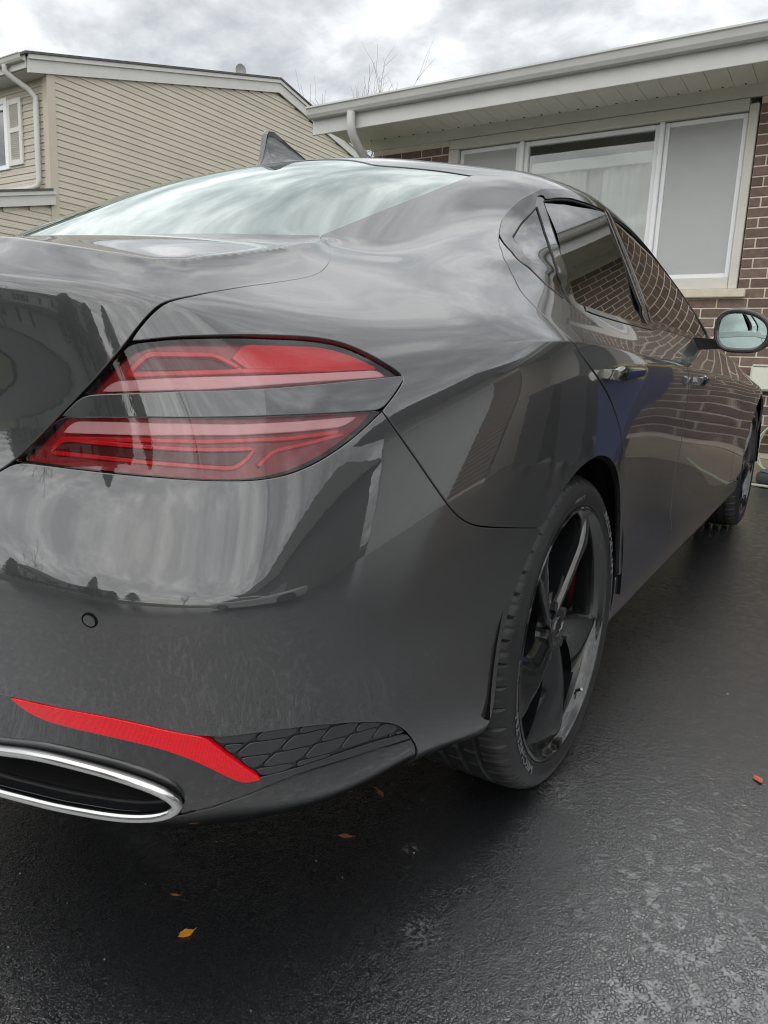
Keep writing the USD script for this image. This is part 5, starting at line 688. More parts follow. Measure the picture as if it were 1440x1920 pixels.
# ---------------------------------------------------------------- brick house behind the car
YW = 4.5
bh = thing('brick_house', 'brown brick house with a long white gutter and a wide three part window', 'house')
CO = .0677
wall_m = cat([bx(-2.67, YW + .0045, .337, -1.90, YW + .22, 2.79), bx(-1.90, YW + .0045, .337, .50, YW + .22, 1.46), bx(.50, YW + .0045, .337, 1.62, YW + .22, 2.79)])
wl = obj('brick_wall', wall_m, M['mortar'], bh)
rnd = random.Random(4)
def brick_at(x0, x1, z0, parent, mats=None):
    d = rnd.uniform(0, .003)
    obj('brick', bx(x0, YW - d, z0, x1, YW + .05, z0 + CO - .0105, .002), M['brick'], parent)
z = 1.398 - .0035 + CO * 21; zs = [z - CO * k for k in range(38)]
left_stuff = []
for k, z0 in enumerate(zs):
    if z0 < .335 or z0 > 2.783 - CO + .0105: continue
    off = .0 if k % 2 else .1015
    x = -2.67 - off
    while x < 1.62:
        a, b = max(x, -2.67), min(x + .203 - .0105, 1.62); x += .203
        if b - a < .03: continue
        if z0 > 1.46 - .03 and a < .50 and b > -1.90:
            if a < -1.90 and -1.90 - a > .03: b = -1.902
            elif b > .50 and b - .50 > .03: a = .502
            else: continue
        if a >= .14 or (b < -1.8 and z0 > 2.2): brick_at(a, b, z0, wl)
        else: left_stuff.append(bx(a, YW - .001, z0, b, YW + .05, z0 + CO - .0105, .002))
obj('brick_field', cat(left_stuff), M['brick'], wl, kind='stuff')
obj('foundation', bx(-2.66, YW - .004, -.2, 1.61, YW + .2, .333, .006), M['concrete'], bh)
# limestone window sill
sl = obj('window_sill', bx(-1.94, YW - .045, 1.461, .553, YW + .1, 1.520, .006), M['limestone'], bh)
# window: outer casing, frame, three lights
wf = obj('picture_window', cat([bx(-1.892, YW - .012, 1.535, -1.80, YW + .10, 2.705, .004), bx(.43, YW - .012, 1.523, .489, YW + .10, 2.745, .004), bx(-1.892, YW - .012, 2.708, .427, YW + .10, 2.782, .004), bx(-1.797, YW - .004, 1.523, .427, YW + .10, 1.60, .004)]), M['creamtrim'], bh)
def sash(x0, x1, z0, z1, w_, y, name='window_frame', mat='winwhite'):
    return obj(name, cat([bx(x0, y, z0, x0 + w_, y + .05, z1, .004), bx(x1 - w_, y, z0, x1, y + .05, z1, .004), bx(x0 + w_, y + .001, z0, x1 - w_, y + .05, z0 + w_, .004), bx(x0 + w_, y + .001, z1 - w_, x1 - w_, y + .05, z1, .004)]), M[mat], wf)
for (x0, x1, kind_) in ((-1.795, -1.255, 's'), (-1.215, -.165, 'p'), (-.125, .425, 's')):
    sash(x0, x1, 1.603, 2.70, .032, YW + .022)
    obj('window_pane', bx(x0 + .03, YW + .045, 1.63, x1 - .03, YW + .050, 2.67), M['pane'], wf)
    if kind_ == 's':
        obj('insect_screen', bx(x0 + .033, YW + .030, 1.634, x1 - .033, YW + .0315, 2.668), M['screen'], wf)
for x in (-1.253, -.163): obj('mullion', bx(x, YW - .006, 1.602, x + .036, YW + .09, 2.706, .005), M['winwhite'], wf)
# room behind the glass, sheer curtains, header blind
room = obj('room', cat([bx(-1.9, YW + 1.6, 1.3, .5, YW + 1.62, 2.9), bx(-1.9, YW + .23, 1.28, .5, YW + 1.6, 1.30), bx(-1.92, YW + .12, 1.3, -1.9, YW + 1.6, 2.9), bx(.5, YW + .12, 1.3, .52, YW + 1.6, 2.9), bx(-1.9, YW + .12, 2.9, .5, YW + 1.6, 2.92)]), M['room'], bh)
def curtain(x0, x1, z0, z1, y, waves, amp, mat):
    xs = np.linspace(x0, x1, 80); P_ = np.array([[(x, y + amp * math.sin((x - x0) * waves), z) for z in (z0, z1)] for x in xs]); return obj('curtain', grid_mesh(P_), M[mat], wf, smooth=True)
curtain(-1.19, -.74, 1.6, 2.52, YW + .17, 60, .014, 'curtain'); curtain(-.60, -.18, 1.6, 2.52, YW + .17, 64, .014, 'curtain'); curtain(-1.19, -.18, 1.6, 2.52, YW + .24, 90, .012, 'curtain')
obj('roller_blind', bx(-1.19, YW + .13, 2.475, -.18, YW + .15, 2.56, .004), M['blind'], wf)
sl_ = []
for k in range(34): sl_.append(tf(bx(-.10, -.012, -.0008, .40, .012, .0008), T4(0, YW + .12, 1.63 + .0185 * k) @ R4(.55, [1, 0, 0])))
for m_ in sl_: obj('blind_slat', m_, M['blind'], wf)
obj('drawn_shade', bx(-.11, YW + .118, 2.27, .41, YW + .121, 2.68), M['blind'], wf)
obj('drawn_shade', bx(-1.78, YW + .118, 1.62, -1.27, YW + .121, 2.68), M['blind'], wf)
# soffit, frieze, fascia, gutter, roof
YE = 3.90; XL, XR = -2.90, 4.6
obj('frieze_board', bx(-2.69, YW - .02, 2.785, XR, YW + .01, 2.875, .004), M['creamtrim'], bh)
x = XL + .02; k = 0
while x < 2.3:
    obj('soffit_panel', bx(x, YE + .02, 2.862, x + .143, YW - .021, 2.868, .001), M['cream'], bh); x += .1455
obj('soffit_backing', bx(XL, YE + .02, 2.870, XR, YW + .2, 2.88), M['cream'], bh)
for i in range(28): obj('vent_slot', bx(XL + .085 + .1455 * i, YW - .060, 2.8585, XL + .097 + .1455 * i, YW - .046, 2.8615), M['void'], bh)
obj('fascia_board', bx(XL, YE + .0, 2.785, XR, YE + .018, 2.905, .003), M['white'], bh)
gp_ = Polygon([(0, 0), (-.055, .0), (-.075, .022), (-.088, .060), (-.100, .066), (-.100, .078), (-.094, .078), (-.094, .070), (-.084, .064), (-.070, .026), (-.053, .004), (-.004, .004), (-.004, .078), (0, .078)])
gut = tf(extr(gp_, XR - XL), T4(XL, YE - .002, 2.902) @ np.array([[0, 0, 1, 0], [1, 0, 0, 0], [0, 1, 0, 0], [0, 0, 0, 1.0]]))
obj('gutter', gut, M['white'], bh)
obj('gutter_end_cap', tf(extr(Polygon([(0, 0), (-.055, 0), (-.075, .022), (-.088, .06), (-.1, .066), (-.1, .078), (0, .078)]), .004), T4(XL - .004, YE - .002, 2.902) @ np.array([[0, 0, 1, 0], [1, 0, 0, 0], [0, 1, 0, 0], [0, 0, 0, 1.0]])), M['white'], bh)
def rod(pts, w_, d_): return tube(np.array(pts), w_, 10)
ds = np.array([(-2.47, YE - .045, 2.90), (-2.47, YE - .045, 2.80), (-2.47, YE - .02, 2.74), (-2.48, YE + .12, 2.64), (-2.50, YE + .42, 2.54), (-2.51, YE + .51, 2.46), (-2.51, YE + .545, 2.36), (-2.51, YE + .545, .6)])
obj('downspout', tube(np.vstack([ds[0], *[ds[i] + (ds[i + 1] - ds[i]) * t for i in range(len(ds) - 1) for t in (.2, .8)], ds[-1]]), .036, 12), M['white'], bh, smooth=40)
sl = .26
rf = np.array([(XL - .02, YE - .03, 2.955), (XR, YE - .03, 2.955), (XR, YE + 4.2, 2.955 + 4.2 * sl), (XL + 2.2, YE + 4.2, 2.955 + 4.2 * sl), (XL - .02, YE + 8.4, 2.955), (XR, YE + 8.4, 2.955)])
hr = obj('roof', hull(np.vstack([rf, rf - [0, 0, .03]])), M['shingle'], bh)
row = []
for j in range(7):
    y0_ = YE - .035 + j * .14; 
    x = XL - .02 + rnd.uniform(-.2, 0)
    while x < XR:
        w_ = rnd.choice((.17, .24, .31)); x1_ = min(x + w_ - .006, XR)
        if j < 3 and x1_ - max(x, XL - .02) > .04:
            zz = 2.963 + (y0_ - YE + .03) * sl; th_ = rnd.choice((.006, .011))
            row.append(hull([(max(x, XL - .02), y0_, zz), (x1_, y0_, zz), (max(x, XL - .02), y0_, zz + th_), (x1_, y0_, zz + th_), (max(x, XL - .02), y0_ + .2, zz + .2 * sl), (x1_, y0_ + .2, zz + .2 * sl), (max(x, XL - .02), y0_ + .2, zz + .2 * sl + .003), (x1_, y0_ + .2, zz + .2 * sl + .003)]))
        x += w_
for m_ in row: obj('shingle', m_, M['shingle'], hr)
# side wall of the house and the part with the garage, which the car's side mirrors
obj('side_wall', bx(-2.66, YW + .22, .4, -2.46, YW + 8, 2.86), M['mortar'], bh)
obj('corner_post', bx(1.62, YW - .06, .16, 1.74, YW + .02, 2.78, .004), M['winwhite'], bh)
obj('porch_back', bx(1.74, YW + 1.1, .1, 4.3, YW + 1.2, 2.86), M['shutter'], bh)
pdr = obj('front_door', bx(2.3, YW + 1.05, .3, 3.25, YW + 1.098, 2.4, .006), pm('door_green', (.03, .06, .055), .4), bh); obj('door_knob', tf(trimesh.creation.icosphere(2, .035), T4(2.4, YW + 1.02, 1.25)), M['steel'], pdr, smooth=True)
pil = []
for k in range(34):
    off = 0 if k % 2 else .1015; x = 4.3 - off
    while x < 5.0:
        a, b = max(x, 4.3), min(x + .1925, 5.0); x += .203
        if b - a > .03: pil.append(bx(a, YW - .5, .22 + k * CO, b, YW - .45, .22 + k * CO + CO - .0105))
obj('brick_pier', cat([bx(4.3, YW - .49, .1, 5.0, YW + 1.2, 2.72)]), M['mortar'], bh); obj('brick_field', cat(pil), M['brick'], bh, kind='stuff')
gd = obj('garage_door', bx(5.05, YW - .42, .15, 8.0, YW - .36, 2.45, .004), M['garage'], bh)
for k in range(4):
    for j in range(4): obj('door_panel', bx(5.15 + j * .72, YW - .43, .25 + k * .56, 5.15 + j * .72 + .62, YW - .421, .25 + k * .56 + .42, .006), M['garage'], gd)
obj('garage_trim', cat([bx(5.0, YW - .46, .1, 5.05, YW - .3, 2.5), bx(8.0, YW - .46, .1, 8.06, YW - .3, 2.5), bx(5.0, YW - .46, 2.45, 8.06, YW - .3, 2.56)]), M['winwhite'], bh)
obj('garage_gable', bx(5.0, YW - .40, 2.56, 8.06, YW - .2, 3.0), M['shutter'], bh)
obj('garage_roof', hull([(4.2, YE - .9, 2.98), (8.5, YE - .9, 2.98), (4.2, YE + 5, 4.2), (8.5, YE + 5, 4.2), (4.2, YE + 5, 2.98), (8.5, YE + 5, 2.98)]), M['shingle'], bh)

# things by the foot of the wall
ub = thing('utility_box', 'cream plastic outlet cover fixed to the brick wall behind the front wheel', 'outlet cover')
obj('cover', bx(.66, YW - .085, .815, .815, YW - .001, .99, .014), pm('cream_plastic', (.66, .66, .56), .45), ub); obj('hinge_strip', bx(.668, YW - .092, .985, .807, YW - .03, .997, .004), M['cream'], ub)
hs = thing('garden_hose', 'pale green hose coiled on a holder low on the brick wall', 'hose')
pts = []
for t in np.linspace(0, 2 * np.pi * 4.2, 170): pts.append((.90 + (.13 + .010 * math.sin(t * 1.7)) * math.sin(t), YW - .05 - .006 * t / 2 + .01 * math.sin(3 * t), .42 + (.17 + .012 * math.cos(t * 1.3)) * math.cos(t)))
obj('coil', tube(pts, .0055, 8), M['hose'], hs, smooth=True)
obj('holder', cat([bx(.82, YW - .10, .53, .98, YW - .002, .545, .004), bx(.88, YW - .03, .45, .92, YW - .001, .62, .004)]), M['steel'], hs)
lead = [(1.35, YW - .14, drive_z(1.35, YW) + .05)] + [(1.35 - .11 * k, YW - .22 - .12 * math.sin(k * .5), drive_z(1, YW - .3) + .014) for k in range(1, 14)]
obj('trailing_end', tube(lead, .009, 8), M['hose'], hs, smooth=True)
gb = thing('tool_bag', 'dark grey bag lying by the house foundation behind the front wheel', 'bag')
obj('bag_body', soft(.80, YW - .27, drive_z(1, 4.2) + .005, 1.22, YW - .06, drive_z(1, 4.2) + .11, .045), pm('bag_grey', (.05, .052, .058), .6, bump=.3, bscale=60), gb, smooth=40)
obj('bag_flap', hull([(.83, YW - .26, drive_z(1, 4.2) + .108), (1.19, YW - .26, drive_z(1, 4.2) + .108), (.86, YW - .09, drive_z(1, 4.2) + .122), (1.16, YW - .09, drive_z(1, 4.2) + .122), (1.0, YW - .275, drive_z(1, 4.2) + .07)]), pm('bag_blue_grey', (.12, .13, .15), .5), gb)
tw = thing('dry_twig', 'thin bare twig bent against the foundation', 'twig')
obj('stem', tube([(.82, YW - .03, .50), (.90, YW - .04, .44), (.97, YW - .06, .36), (1.08, YW - .07, .34), (1.25, YW - .06, .37)], .005, 6), M['bark'], tw)

# ---------------------------------------------------------------- beige house on the left
lh = thing('siding_house', 'two storey beige vinyl sided house with white rake boards and a shuttered window', 'house')
XG = -8.5; YF = 5.2
top = [(YF, 4.66), (9.88, 5.86), (15.5, 4.72)]
def ztop(y): return float(np.interp(y, [t[0] for t in top], [t[1] for t in top]))
obj('wall_core', extr(Polygon([(YF, -.5), (YF, 4.62), (9.88, 5.82), (15.5, 4.68), (15.5, -.5)]), .2, T4(XG - .22) @ np.array([[0, 0, 1, 0], [1, 0, 0, 0], [0, 1, 0, 0], [0, 0, 0, 1.0]])), M['siding_tan'], lh)
gw = obj('gable_wall', bx(XG - .02, YF + .08, -.3, XG - .012, 15.4, .2), M['siding'], lh)
EX = .0895; zb = 4.42 + EX * 18
k = 0
while True:
    z0 = zb - EX * k; k += 1
    if z0 < .6: break
    # extent of this course under the rakes
    y0_, y1_ = YF + .095, 15.4
    if z0 + EX > 4.62: y0_ = max(y0_, float(np.interp(z0 + EX * .5, [4.62, 5.82], [YF, 9.88])))
    if z0 + EX * .5 > 4.68: y1_ = min(y1_, float(np.interp(-(z0 + EX * .5), [-5.82, -4.68], [9.88, 15.5])))
    if y1_ - y0_ < .2: continue
    P_ = [(XG, z0), (XG + .016, z0 + .004), (XG + .015, z0 + .030), (XG + .010, z0 + .044), (XG + .0125, z0 + .0475), (XG + .004, z0 + EX), (XG - .012, z0 + EX + .004), (XG - .012, z0)]
    m_ = tf(extr(Polygon(P_), y1_ - y0_), T4(0, y1_, 0) @ np.array([[1, 0, 0, 0], [0, 0, -1, 0], [0, 1, 0, 0], [0, 0, 0, 1.0]]))
    obj('siding_board', m_, M['siding'], gw)
obj('corner_trim', cat([bx(XG - .09, YF - .028, -.3, XG + .022, YF + .0, 4.60), bx(XG + .001, YF + .0005, -.3, XG + .0215, YF + .095, 4.60)]), M['siding_tan'], lh)
def rake(y0_, z0_, y1_, z1_, hh, x0, x1, name, mat):
    return obj(name, hull([(x, y, z) for x in (x0, x1) for y, z in ((y0_, z0_), (y1_, z1_), (y0_, z0_ - hh), (y1_, z1_ - hh))]), mat, lh)
rake(YF - .30, 4.69, 9.90, 6.0, .19, XG + .015, XG + .05, 'rake_board', M['white']); rake(9.90, 6.0, 15.6, 4.83, .19, XG + .015, XG + .05, 'rake_board', M['white'])
rake(YF - .31, 4.715, 9.90, 6.025, .055, XG + .052, XG + .075, 'rake_cap', M['white']); rake(9.90, 6.025, 15.6, 4.855, .055, XG + .052, XG + .075, 'rake_cap', M['white'])
obj('roof', cat([hull([(x, y, z + d) for x in (XG + .09, XG - 12) for d in (0, .03) for y, z in ((YF - .36, 4.705), (9.90, 6.03))]), hull([(x, y, z + d) for x in (XG + .09, XG - 12) for d in (0, .03) for y, z in ((9.90, 6.03), (15.7, 4.85))])]), M['shingle'], lh)
# front: siding, window with shutter, gutter, downspout, porch roof
fw = obj('front_wall', bx(-16, YF + .01, -.3, XG - .1, YF + .02, .3), M['siding'], lh)
k = 0
while True:
    z0 = 4.55 - EX * k - .01; k += 1
    if z0 < 1.2: break
    P_ = [(YF, z0), (YF - .016, z0 + .004), (YF - .015, z0 + .030), (YF - .010, z0 + .044), (YF - .0125, z0 + .0475), (YF - .004, z0 + EX), (YF + .012, z0 + EX), (YF + .012, z0)]
    for (a, b) in (((-16, XG - .06),) if not (3.45 < z0 < 4.36) else ((-16, -11.05), (-9.44, XG - .06))):
        obj('siding_board', tf(extr(Polygon(P_), b - a), T4(a, 0, 0) @ np.array([[0, 0, 1, 0], [1, 0, 0, 0], [0, 1, 0, 0], [0, 0, 0, 1.0]])), M['siding'], fw)
wn = obj('window', cat([bx(-9.52, YF - .035, 3.47, -9.44, YF + .05, 4.42, .004), bx(-11.05, YF - .035, 3.47, -10.97, YF + .05, 4.42, .004), bx(-10.97, YF - .034, 3.47, -9.52, YF + .05, 3.53, .004), bx(-10.97, YF - .034, 4.35, -9.52, YF + .05, 4.42, .004), bx(-10.97, YF - .01, 4.28, -9.52, YF + .05, 4.35, .004), bx(-9.56, YF - .01, 3.53, -9.52, YF + .05, 4.28, .004)]), M['winwhite'], lh)
obj('pane', bx(-10.97, YF + .02, 3.53, -9.52, YF + .025, 4.35), glass_mat('dark_pane', (.10, .11, .12), 1.6, extra=.12), wn); obj('dark_room', bx(-10.97, YF + .12, 3.53, -9.52, YF + .13, 4.35), M['void'], wn)
sh = obj('shutter', cat([bx(-9.425, YF - .045, 3.50, -9.36, YF - .012, 4.375, .004), bx(-9.15, YF - .045, 3.50, -9.085, YF - .012, 4.375, .004), bx(-9.36, YF - .044, 3.50, -9.15, YF - .012, 3.575, .004), bx(-9.36, YF - .044, 4.30, -9.15, YF - .012, 4.375, .004), bx(-9.36, YF - .044, 3.935, -9.15, YF - .012, 4.0, .004), bx(-9.36, YF - .016, 3.575, -9.15, YF - .012, 4.3)]), M['shutter'], lh)
for z0 in list(np.arange(3.592, 3.925, .027)) + list(np.arange(4.015, 4.29, .027)): obj('louvre', tf(bx(-9.358, -.011, -.0025, -9.152, .011, .0025), T4(0, YF - .030, z0) @ R4(-.7, [1, 0, 0])), M['shutter'], sh)
obj('soffit', bx(-16, YF - .29, 4.55, XG + .0, YF + .0, 4.565), M['white'], lh)
obj('fascia', bx(-16, YF - .32, 4.555, XG + .01, YF - .30, 4.69), M['white'], lh)
gut2 = tf(extr(gp_, 7.5), T4(XG - 7.5 + .02, YF - .322, 4.635) @ np.array([[0, 0, 1, 0], [1, 0, 0, 0], [0, 1, 0, 0], [0, 0, 0, 1.0]])); obj('gutter', gut2, M['white'], lh)
d2 = np.array([(XG - .38, YF - .37, 4.63), (XG - .38, YF - .37, 4.56), (XG - .34, YF - .30, 4.50), (XG - .22, YF - .13, 4.38), (XG - .19, YF - .065, 4.30), (XG - .19, YF - .065, 4.2), (XG - .19, YF - .065, 3.25), (XG - .20, YF - .075, 3.17), (XG - .28, YF - .10, 3.14), (XG - .45, YF - .12, 3.135), (XG - 1.6, YF - .16, 3.12)])
obj('downspout', tube(d2, .037, 12), M['white'], lh, smooth=40)
# single storey part in front, its rake running towards the street
rz = lambda y: 3.07 + (y - 5.21) * .236
k = 0
while True:
    z0 = 2.86 - EX * k; k += 1
    if z0 < 1.6: break
    ya = max(3.62, 5.21 + (z0 + EX * .5 - 3.07 + .17) / .236); P_ = [(XG, z0), (XG + .016, z0 + .004), (XG + .015, z0 + .030), (XG + .010, z0 + .044), (XG + .0125, z0 + .0475), (XG + .004, z0 + EX), (XG - .012, z0 + EX + .004), (XG - .012, z0)]
    if YF + .09 - ya > .1: obj('siding_board', tf(extr(Polygon(P_), YF + .09 - ya), T4(0, YF + .09, 0) @ np.array([[1, 0, 0, 0], [0, 0, -1, 0], [0, 1, 0, 0], [0, 0, 0, 1.0]])), M['siding'], gw)
obj('extension_wall', hull([(x, y, z) for x in (XG - .012, -16) for y, z in ((3.62, -.3), (3.62, rz(3.62) - .1), (YF - .03, -.3), (YF - .03, rz(YF) - .1))]), M['siding_tan'], lh)
rake(3.4, rz(3.4), YF + .02, rz(YF + .02), .155, XG + .02, XG + .055, 'rake_board', M['white']); rake(3.4, rz(3.4) + .03, YF + .02, rz(YF + .02) + .03, .05, XG + .057, XG + .075, 'rake_cap', M['white'])
obj('extension_roof', hull([(x, y, rz(y) + d) for x in (XG + .085, -16) for y in (3.35, YF - .03) for d in (.03, .06)]), M['shingle'], lh)
dish = thing('satellite_dish', 'small grey dish standing on the ridge of the beige house', 'satellite dish', loc=(XG - .2, 9.12, 5.80))
dm = trimesh.creation.revolve([(0, 0), (.075, .010), (.13, .034), (.13, .043), (.075, .019), (0, .008)], sections=32)
obj('reflector', tf(dm, T4(0, 0, .16) @ np.diag([.8, .8, .8, 1.0]) @ R4(math.radians(96), [.35, 1, 0])), pm('dish_grey', (.30, .30, .30), .5), dish, smooth=40); obj('mast', tube([(0, .02, -.2), (0, .02, .2)], .018, 8), M['steel'], dish)

# ---------------------------------------------------------------- bare trees
def bare_tree(name, base, h, seed, label, spread=.5, thick=.09, depth=5, group=None):
    r_ = random.Random(seed); segs = []
    def grow(p, d, L, r, lev):
        n = 4; pts = [p]; 
        for i in range(n):
            d = d + np.array([r_.gauss(0, .10), r_.gauss(0, .10), r_.gauss(.02, .05)]); d /= np.linalg.norm(d); pts.append(pts[-1] + d * L / n)
        segs.append((pts, np.linspace(r, r * .62, n + 1), lev))
        if lev >= depth: return
        for k in range(r_.choice((2, 3, 3)) if lev else 5):
            i = r_.choice((2, 3, 4)) if lev else r_.choice((2, 3, 4)); q = pts[i]; a = r_.uniform(0, 2 * math.pi); nd = d + spread * np.array([math.cos(a), math.sin(a), r_.uniform(-.1, .5)]); nd /= np.linalg.norm(nd)
            grow(q, nd, L * r_.uniform(.6, .8), max(r * .52, .004), lev + 1)
    grow(np.zeros(3), np.array([0, 0, 1.0]), h * .38, thick, 0)
    t_ = thing(name, label, 'tree', loc=base, group=group)
    obj('trunk', cat([tube(p, r, 8) for p, r, l in segs if l == 0]), M['bark'], t_, smooth=True); obj('crown', cat([tube(p, r, 4 if l > 2 else 6, caps=False) for p, r, l in segs if l > 0]), M['bark'], t_)
bare_tree('bare_tree', (-14.3, 16.6, .0), 9.6, 3, 'leafless tree rising between the two roofs', thick=.10, depth=5)
bare_tree('bare_tree', (-9.6, 16.5, .0), 9.0, 5, 'lower leafless tree seen through the gap under the brick house eaves', thick=.08, depth=5)

# ---------------------------------------------------------------- fallen leaves
def leaf(pos, L, W, yaw, mat, label, curl=.25, seed=0):
    n = 9; s = np.linspace(-1, 1, n); P_ = []
    r_ = random.Random(seed)
    for a in s:
        w = W * (1 - abs(a) ** 1.8) * (1 + .15 * math.sin(a * 9 + seed)); row = []
        for b in (-1, -.5, 0, .5, 1): row.append((a * L, b * w, .002 + curl * (abs(b) * w * .8 + .25 * L * a * a) + (.001 if b == 0 else 0)))
        P_.append(row)
    t_ = thing('fallen_leaf', label, 'leaf', Gf.Matrix4d(*[float(x) for x in (T4(*pos) @ R4(yaw, [0, 0, 1])).T.ravel()]))
    obj('blade', grid_mesh(np.array(P_)), mat, t_, smooth=True); obj('stalk', tube([(L * .95, 0, .003), (L * 1.35, L * .1, .004)], L * .035, 5), mat, t_)
leaf([0.567, -0.7412, -0.0247], 0.013, 0.0085, 1.2, M['leafo'], 'small orange leaf nearest the camera on the black driveway', seed=0)
leaf([0.6348, -0.4168, -0.012], 0.014, 0.006, 0.5, M['leafb'], 'narrow brown leaf on the driveway below the diamond textured insert', seed=1)
leaf([1.2557, 0.2274, 0.0159], 0.016, 0.009, 2.1, M['leafr'], 'reddish leaf at the right edge of the driveway', seed=2)
leaf([0.6154, -0.2666, -0.0065], 0.016, 0.005, 2.6, M['leafb'], 'dull brown leaf in the shadow under the bumper', seed=3)
leaf([0.4895, -0.6939, -0.0233], 0.009, 0.003, 0.4, M['leafb'], 'tiny brown scrap of leaf behind the orange leaf', seed=4)
leaf([0.559, -0.2958, -0.0079], 0.006, 0.003, 0.2, M['leafb'], 'tiny leaf crumb in the shadow under the exhaust', seed=5)

rg = np.random.default_rng(12); grit = []; base_ = trimesh.creation.icosphere(0, 1.0)
for i in range(260):
    x, y = rg.uniform(.3, 3.2), rg.uniform(-1.2, 2.2) if i % 3 else rg.uniform(-1.2, 0.2)
    if i % 4 == 0: x = rg.uniform(-.6, 1.2); y = rg.uniform(-1.1, -.75)
    r_ = rg.uniform(.0007, .0017) * (1.8 if rg.random() < .06 else 1); g_ = base_.copy(); g_.vertices *= rg.uniform(.6, 1.3, 3) * r_; g_.apply_transform(R4(rg.uniform(0, 6), rg.normal(size=3))); g_.apply_translation([x, y, drive_z(x, y) + r_ * .5]); grit.append(g_)
obj('grit', cat(grit), pm('pale_grit', (.20, .19, .17), .8, var=.6, scale=30), kind='stuff', label='scattered pale grit and tiny stones on the black driveway', category='grit')
# ---------------------------------------------------------------- across the street and beside the driveway (seen in the paint)
def bin_(name, label, x, y, col, lid):
    t_ = thing(name, label, 'bin', loc=(x, y, drive_z(x, y)))
    obj('body', hull([(sx * w_, sy * d_, z) for z, w_, d_ in ((.06, .22, .26), (.95, .29, .36)) for sx in (-1, 1) for sy in (-1, 1)]), pm(name + '_plastic', col, .45), t_)
    obj('lid', hull([(sx * .31, sy * .39, z) for z in (.955, .985) for sx in (-1, 1) for sy in (-1, 1)] + [(0, 0, 1.03)]), pm(name + '_lid', lid, .45), t_)
    for sx in (-1, 1): obj('wheel', tf(trimesh.creation.cylinder(.11, .05, sections=24), T4(sx * .25, .30, .11) @ R4(math.pi / 2, [0, 1, 0])), M['rubber'], t_, smooth=30)
    obj('handle', tube([(-.22, .43, .93), (.22, .43, .93)], .016, 8), M['rubber'], t_, smooth=True)
bin_('recycling_bin', 'dark blue recycling bin with a yellow lid by the brick wall', 1.75, 3.75, (.012, .022, .085), (.55, .42, .03)); bin_('waste_bin', 'dark green waste bin by the brick wall', 2.5, 3.8, (.012, .035, .025), (.012, .035, .025)); bin_('waste_bin', 'black waste bin standing last in the row by the wall', 3.25, 3.8, (.012, .012, .012), (.015, .015, .015))
oh = thing('far_house', 'pale two storey house across the street', 'house', loc=(-6, -27, -.3))
obj('wall', bx(-8, -4, -.5, 8, 4, 5.2), M['white'], oh); obj('roof', hull([(-8.6, -4.5, 5.2), (8.6, -4.5, 5.2), (-8.6, 4.5, 5.2), (8.6, 4.5, 5.2), (-8.2, 0, 6.9), (8.2, 0, 6.9)]), M['shingle'], oh)
for i in range(4):
    for z0 in (.9, 3.4):
        x_ = -6.6 + 3.7 * i
        if z0 < 1 and i == 2: continue
        w2 = obj('window', bx(x_, 4.0, z0, x_ + 1.2, 4.05, z0 + 1.2), M['blind'] if (i + (z0 > 1)) % 2 else M['void'], oh)
        obj('frame', cat([bx(x_ - .08, 4.0, z0 - .08, x_ + 1.28, 4.04, z0 - .001), bx(x_ - .08, 4.0, z0 + 1.201, x_ + 1.28, 4.04, z0 + 1.28), bx(x_ + .57, 4.051, z0, x_ + .63, 4.07, z0 + 1.2)]), M['winwhite'], w2)
        for q_ in (x_ - .48, x_ + 1.30): obj('shutter', bx(q_, 4.0, z0 - .05, q_ + .38, 4.05, z0 + 1.25), M['shutdark'], oh)
obj('garage_door', bx(.2, 4.0, 0, 3.6, 4.06, 2.3), M['blind'], oh); obj('chimney', bx(4.6, -1.4, 5.5, 5.6, -.6, 7.6), M['brick'], oh); obj('porch_roof', hull([(-8.2, 4, 2.75), (8.2, 4, 2.75), (-8.2, 5.4, 2.45), (8.2, 5.4, 2.45), (-8.2, 4, 2.95), (8.2, 4, 2.95)]), M['shingle'], oh)
sh2 = thing('side_house', 'grey sided house beside the driveway', 'house', loc=(15.5, 1.0, 0))
obj('wall', bx(-3.5, -6, -.3, 4, 5, 3.0), pm('grey_siding', (.22, .22, .215), .6), sh2); obj('roof', hull([(-4, -6.5, 3.0), (4.5, -6.5, 3.0), (-4, 5.5, 3.0), (4.5, 5.5, 3.0), (.2, -6, 4.6), (.2, 5, 4.6)]), M['shingle'], sh2)
w3 = obj('window', bx(-3.55, -2.2, 1.1, -3.5, -.6, 2.3), pm('pale_blind', (.5, .52, .52), .5), sh2); obj('sill', bx(-3.7, -2.5, .98, -3.5, -.3, 1.1), M['winwhite'], w3)
def conifer(loc, h, seed, label):
    r_ = np.random.default_rng(seed); n = 2600; t = r_.random(n) ** .7; z = h * (.12 + .88 * t); rad = (1 - t) ** .8 * h * .22 + .15; a = r_.random(n) * 2 * np.pi; rr = rad * np.sqrt(r_.random(n)) * (1 + .25 * np.sin(5 * a + z))
    c = np.c_[rr * np.cos(a), rr * np.sin(a), z]; d = r_.normal(size=(n, 3)); d /= np.linalg.norm(d, axis=1, keepdims=True); e = np.cross(d, r_.normal(size=(n, 3))); e /= np.linalg.norm(e, axis=1, keepdims=True); s = .28
    V_ = np.stack([c + d * s, c + e * s * .5, c - e * s * .5], 1).reshape(-1, 3)
    t_ = thing('evergreen_tree', label, 'tree', loc=loc); obj('crown', (V_, np.arange(3 * n).reshape(-1, 3)), M['evergreen'], t_); obj('trunk', tube([(0, 0, 0), (0, 0, h * .6)], [.22, .1], 8), M['bark'], t_)
conifer((-1.5, -22, -.4), 8.5, 1, 'tall dark evergreen across the street'); conifer((1.8, -23, -.4), 6.2, 2, 'shorter dark evergreen across the street')
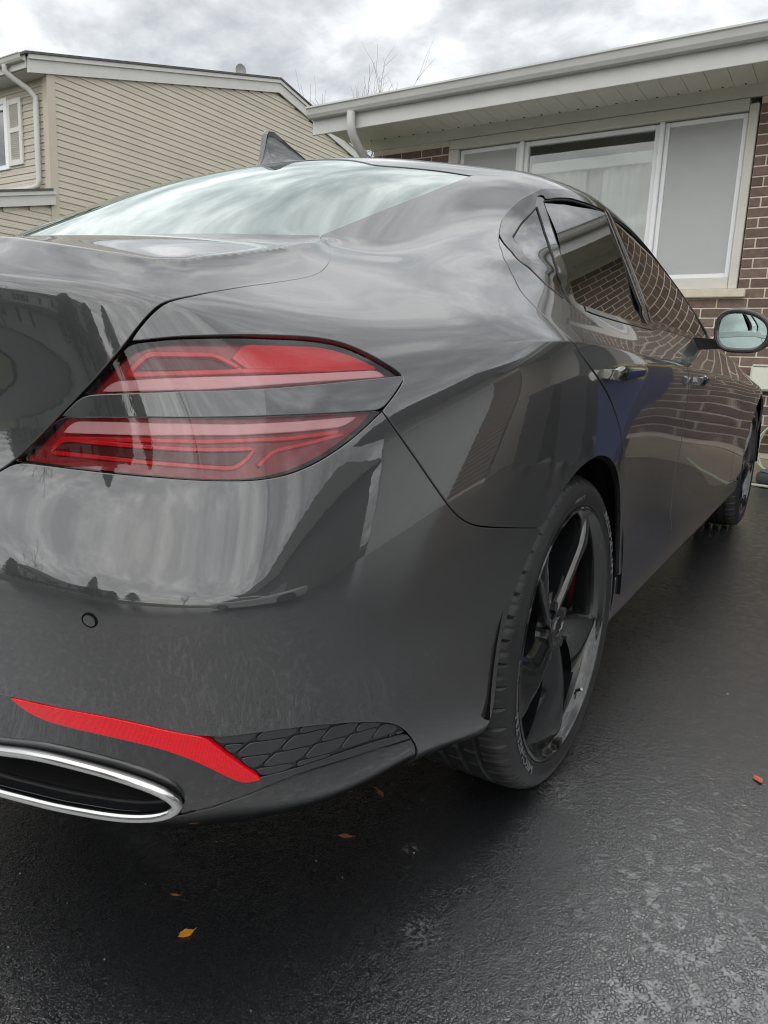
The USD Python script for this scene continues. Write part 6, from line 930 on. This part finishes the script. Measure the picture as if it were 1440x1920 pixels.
conifer((-13.5, -21, -.4), 5.5, 7, 'round dark evergreen left of the far house'); conifer((5.5, -24, -.4), 7.5, 8, 'dark evergreen right of the far house'); bare_tree('bare_tree', (-9.5, -19, -.4), 8, 19, 'leafless tree before the far house', thick=.12, depth=4)
bare_tree('bare_tree', (14, -19, -.4), 9, 9, 'leafless tree across the street', thick=.14, depth=4)
# two more cars on the wide driveway: the same skin, coarse, other paint
def other_car(name, label, paint_, M4):
    t_ = thing(name, label, 'car', Gf.Matrix4d(*[float(x) for x in M4.T.ravel()]))
    body = unary_union([face(k).buffer(.004) for k in FACES if k not in ('q_glass', 'r_glass', 'f_glass', 'rear_window', 'windshield', 'window_trim')]).buffer(0).intersection(sbox(0, 0, UMX, VMX)); body = max(body.geoms, key=lambda q: q.area) if body.geom_type != 'Polygon' else body
    put('body', panel(body, .05, gap=0, edge=False, step=.03, center=True), paint_, t_)
    gl_ = unary_union([face(k) for k in ('q_glass', 'r_glass', 'f_glass')] + [face('window_trim')]).buffer(.001); both('side_glass', panel(gl_, .06, gap=0, edge=False, step=.03), M['glossblack'], t_)
    put('rear_glass', panel(face('rear_window'), .06, gap=0, edge=False, step=.03, center=True), M['glossblack'], t_); put('front_glass', panel(face('windshield'), .08, gap=0, edge=False, step=.03, center=True), M['glossblack'], t_)
    tyre_ = tf(trimesh.creation.annulus(.24, .328, .22, sections=40), R4(math.pi / 2, [0, 1, 0])); rim_ = tf(trimesh.creation.cylinder(.235, .16, sections=40), R4(math.pi / 2, [0, 1, 0]))
    for x in (-.78, .78):
        for y in (0, 2.835): w_ = obj('wheel', tf(tyre_, T4(x, y, .328)), M['rubber'], t_, smooth=30); obj('wheel_rim', tf(rim_, T4(x, y, .328)), M['steel'], w_, smooth=30)
    obj('floor_pan', bx(-.7, -.7, .2, .7, 3.3, .3), M['void'], t_)
RW4 = np.eye(4); RW4[:3, :3] = RW.T
other_car('white_car', 'white car parked behind on the driveway', M['whitecar'], T4(0, 0, 0) @ RW4 @ T4(5.6, -3.2, 0) @ R4(math.radians(0), [0, 0, 1]))
other_car('maroon_car', 'dark red car parked farther along the driveway', M['redcar'], T4(0, 0, 0) @ RW4 @ T4(8.4, -4.2, 0))
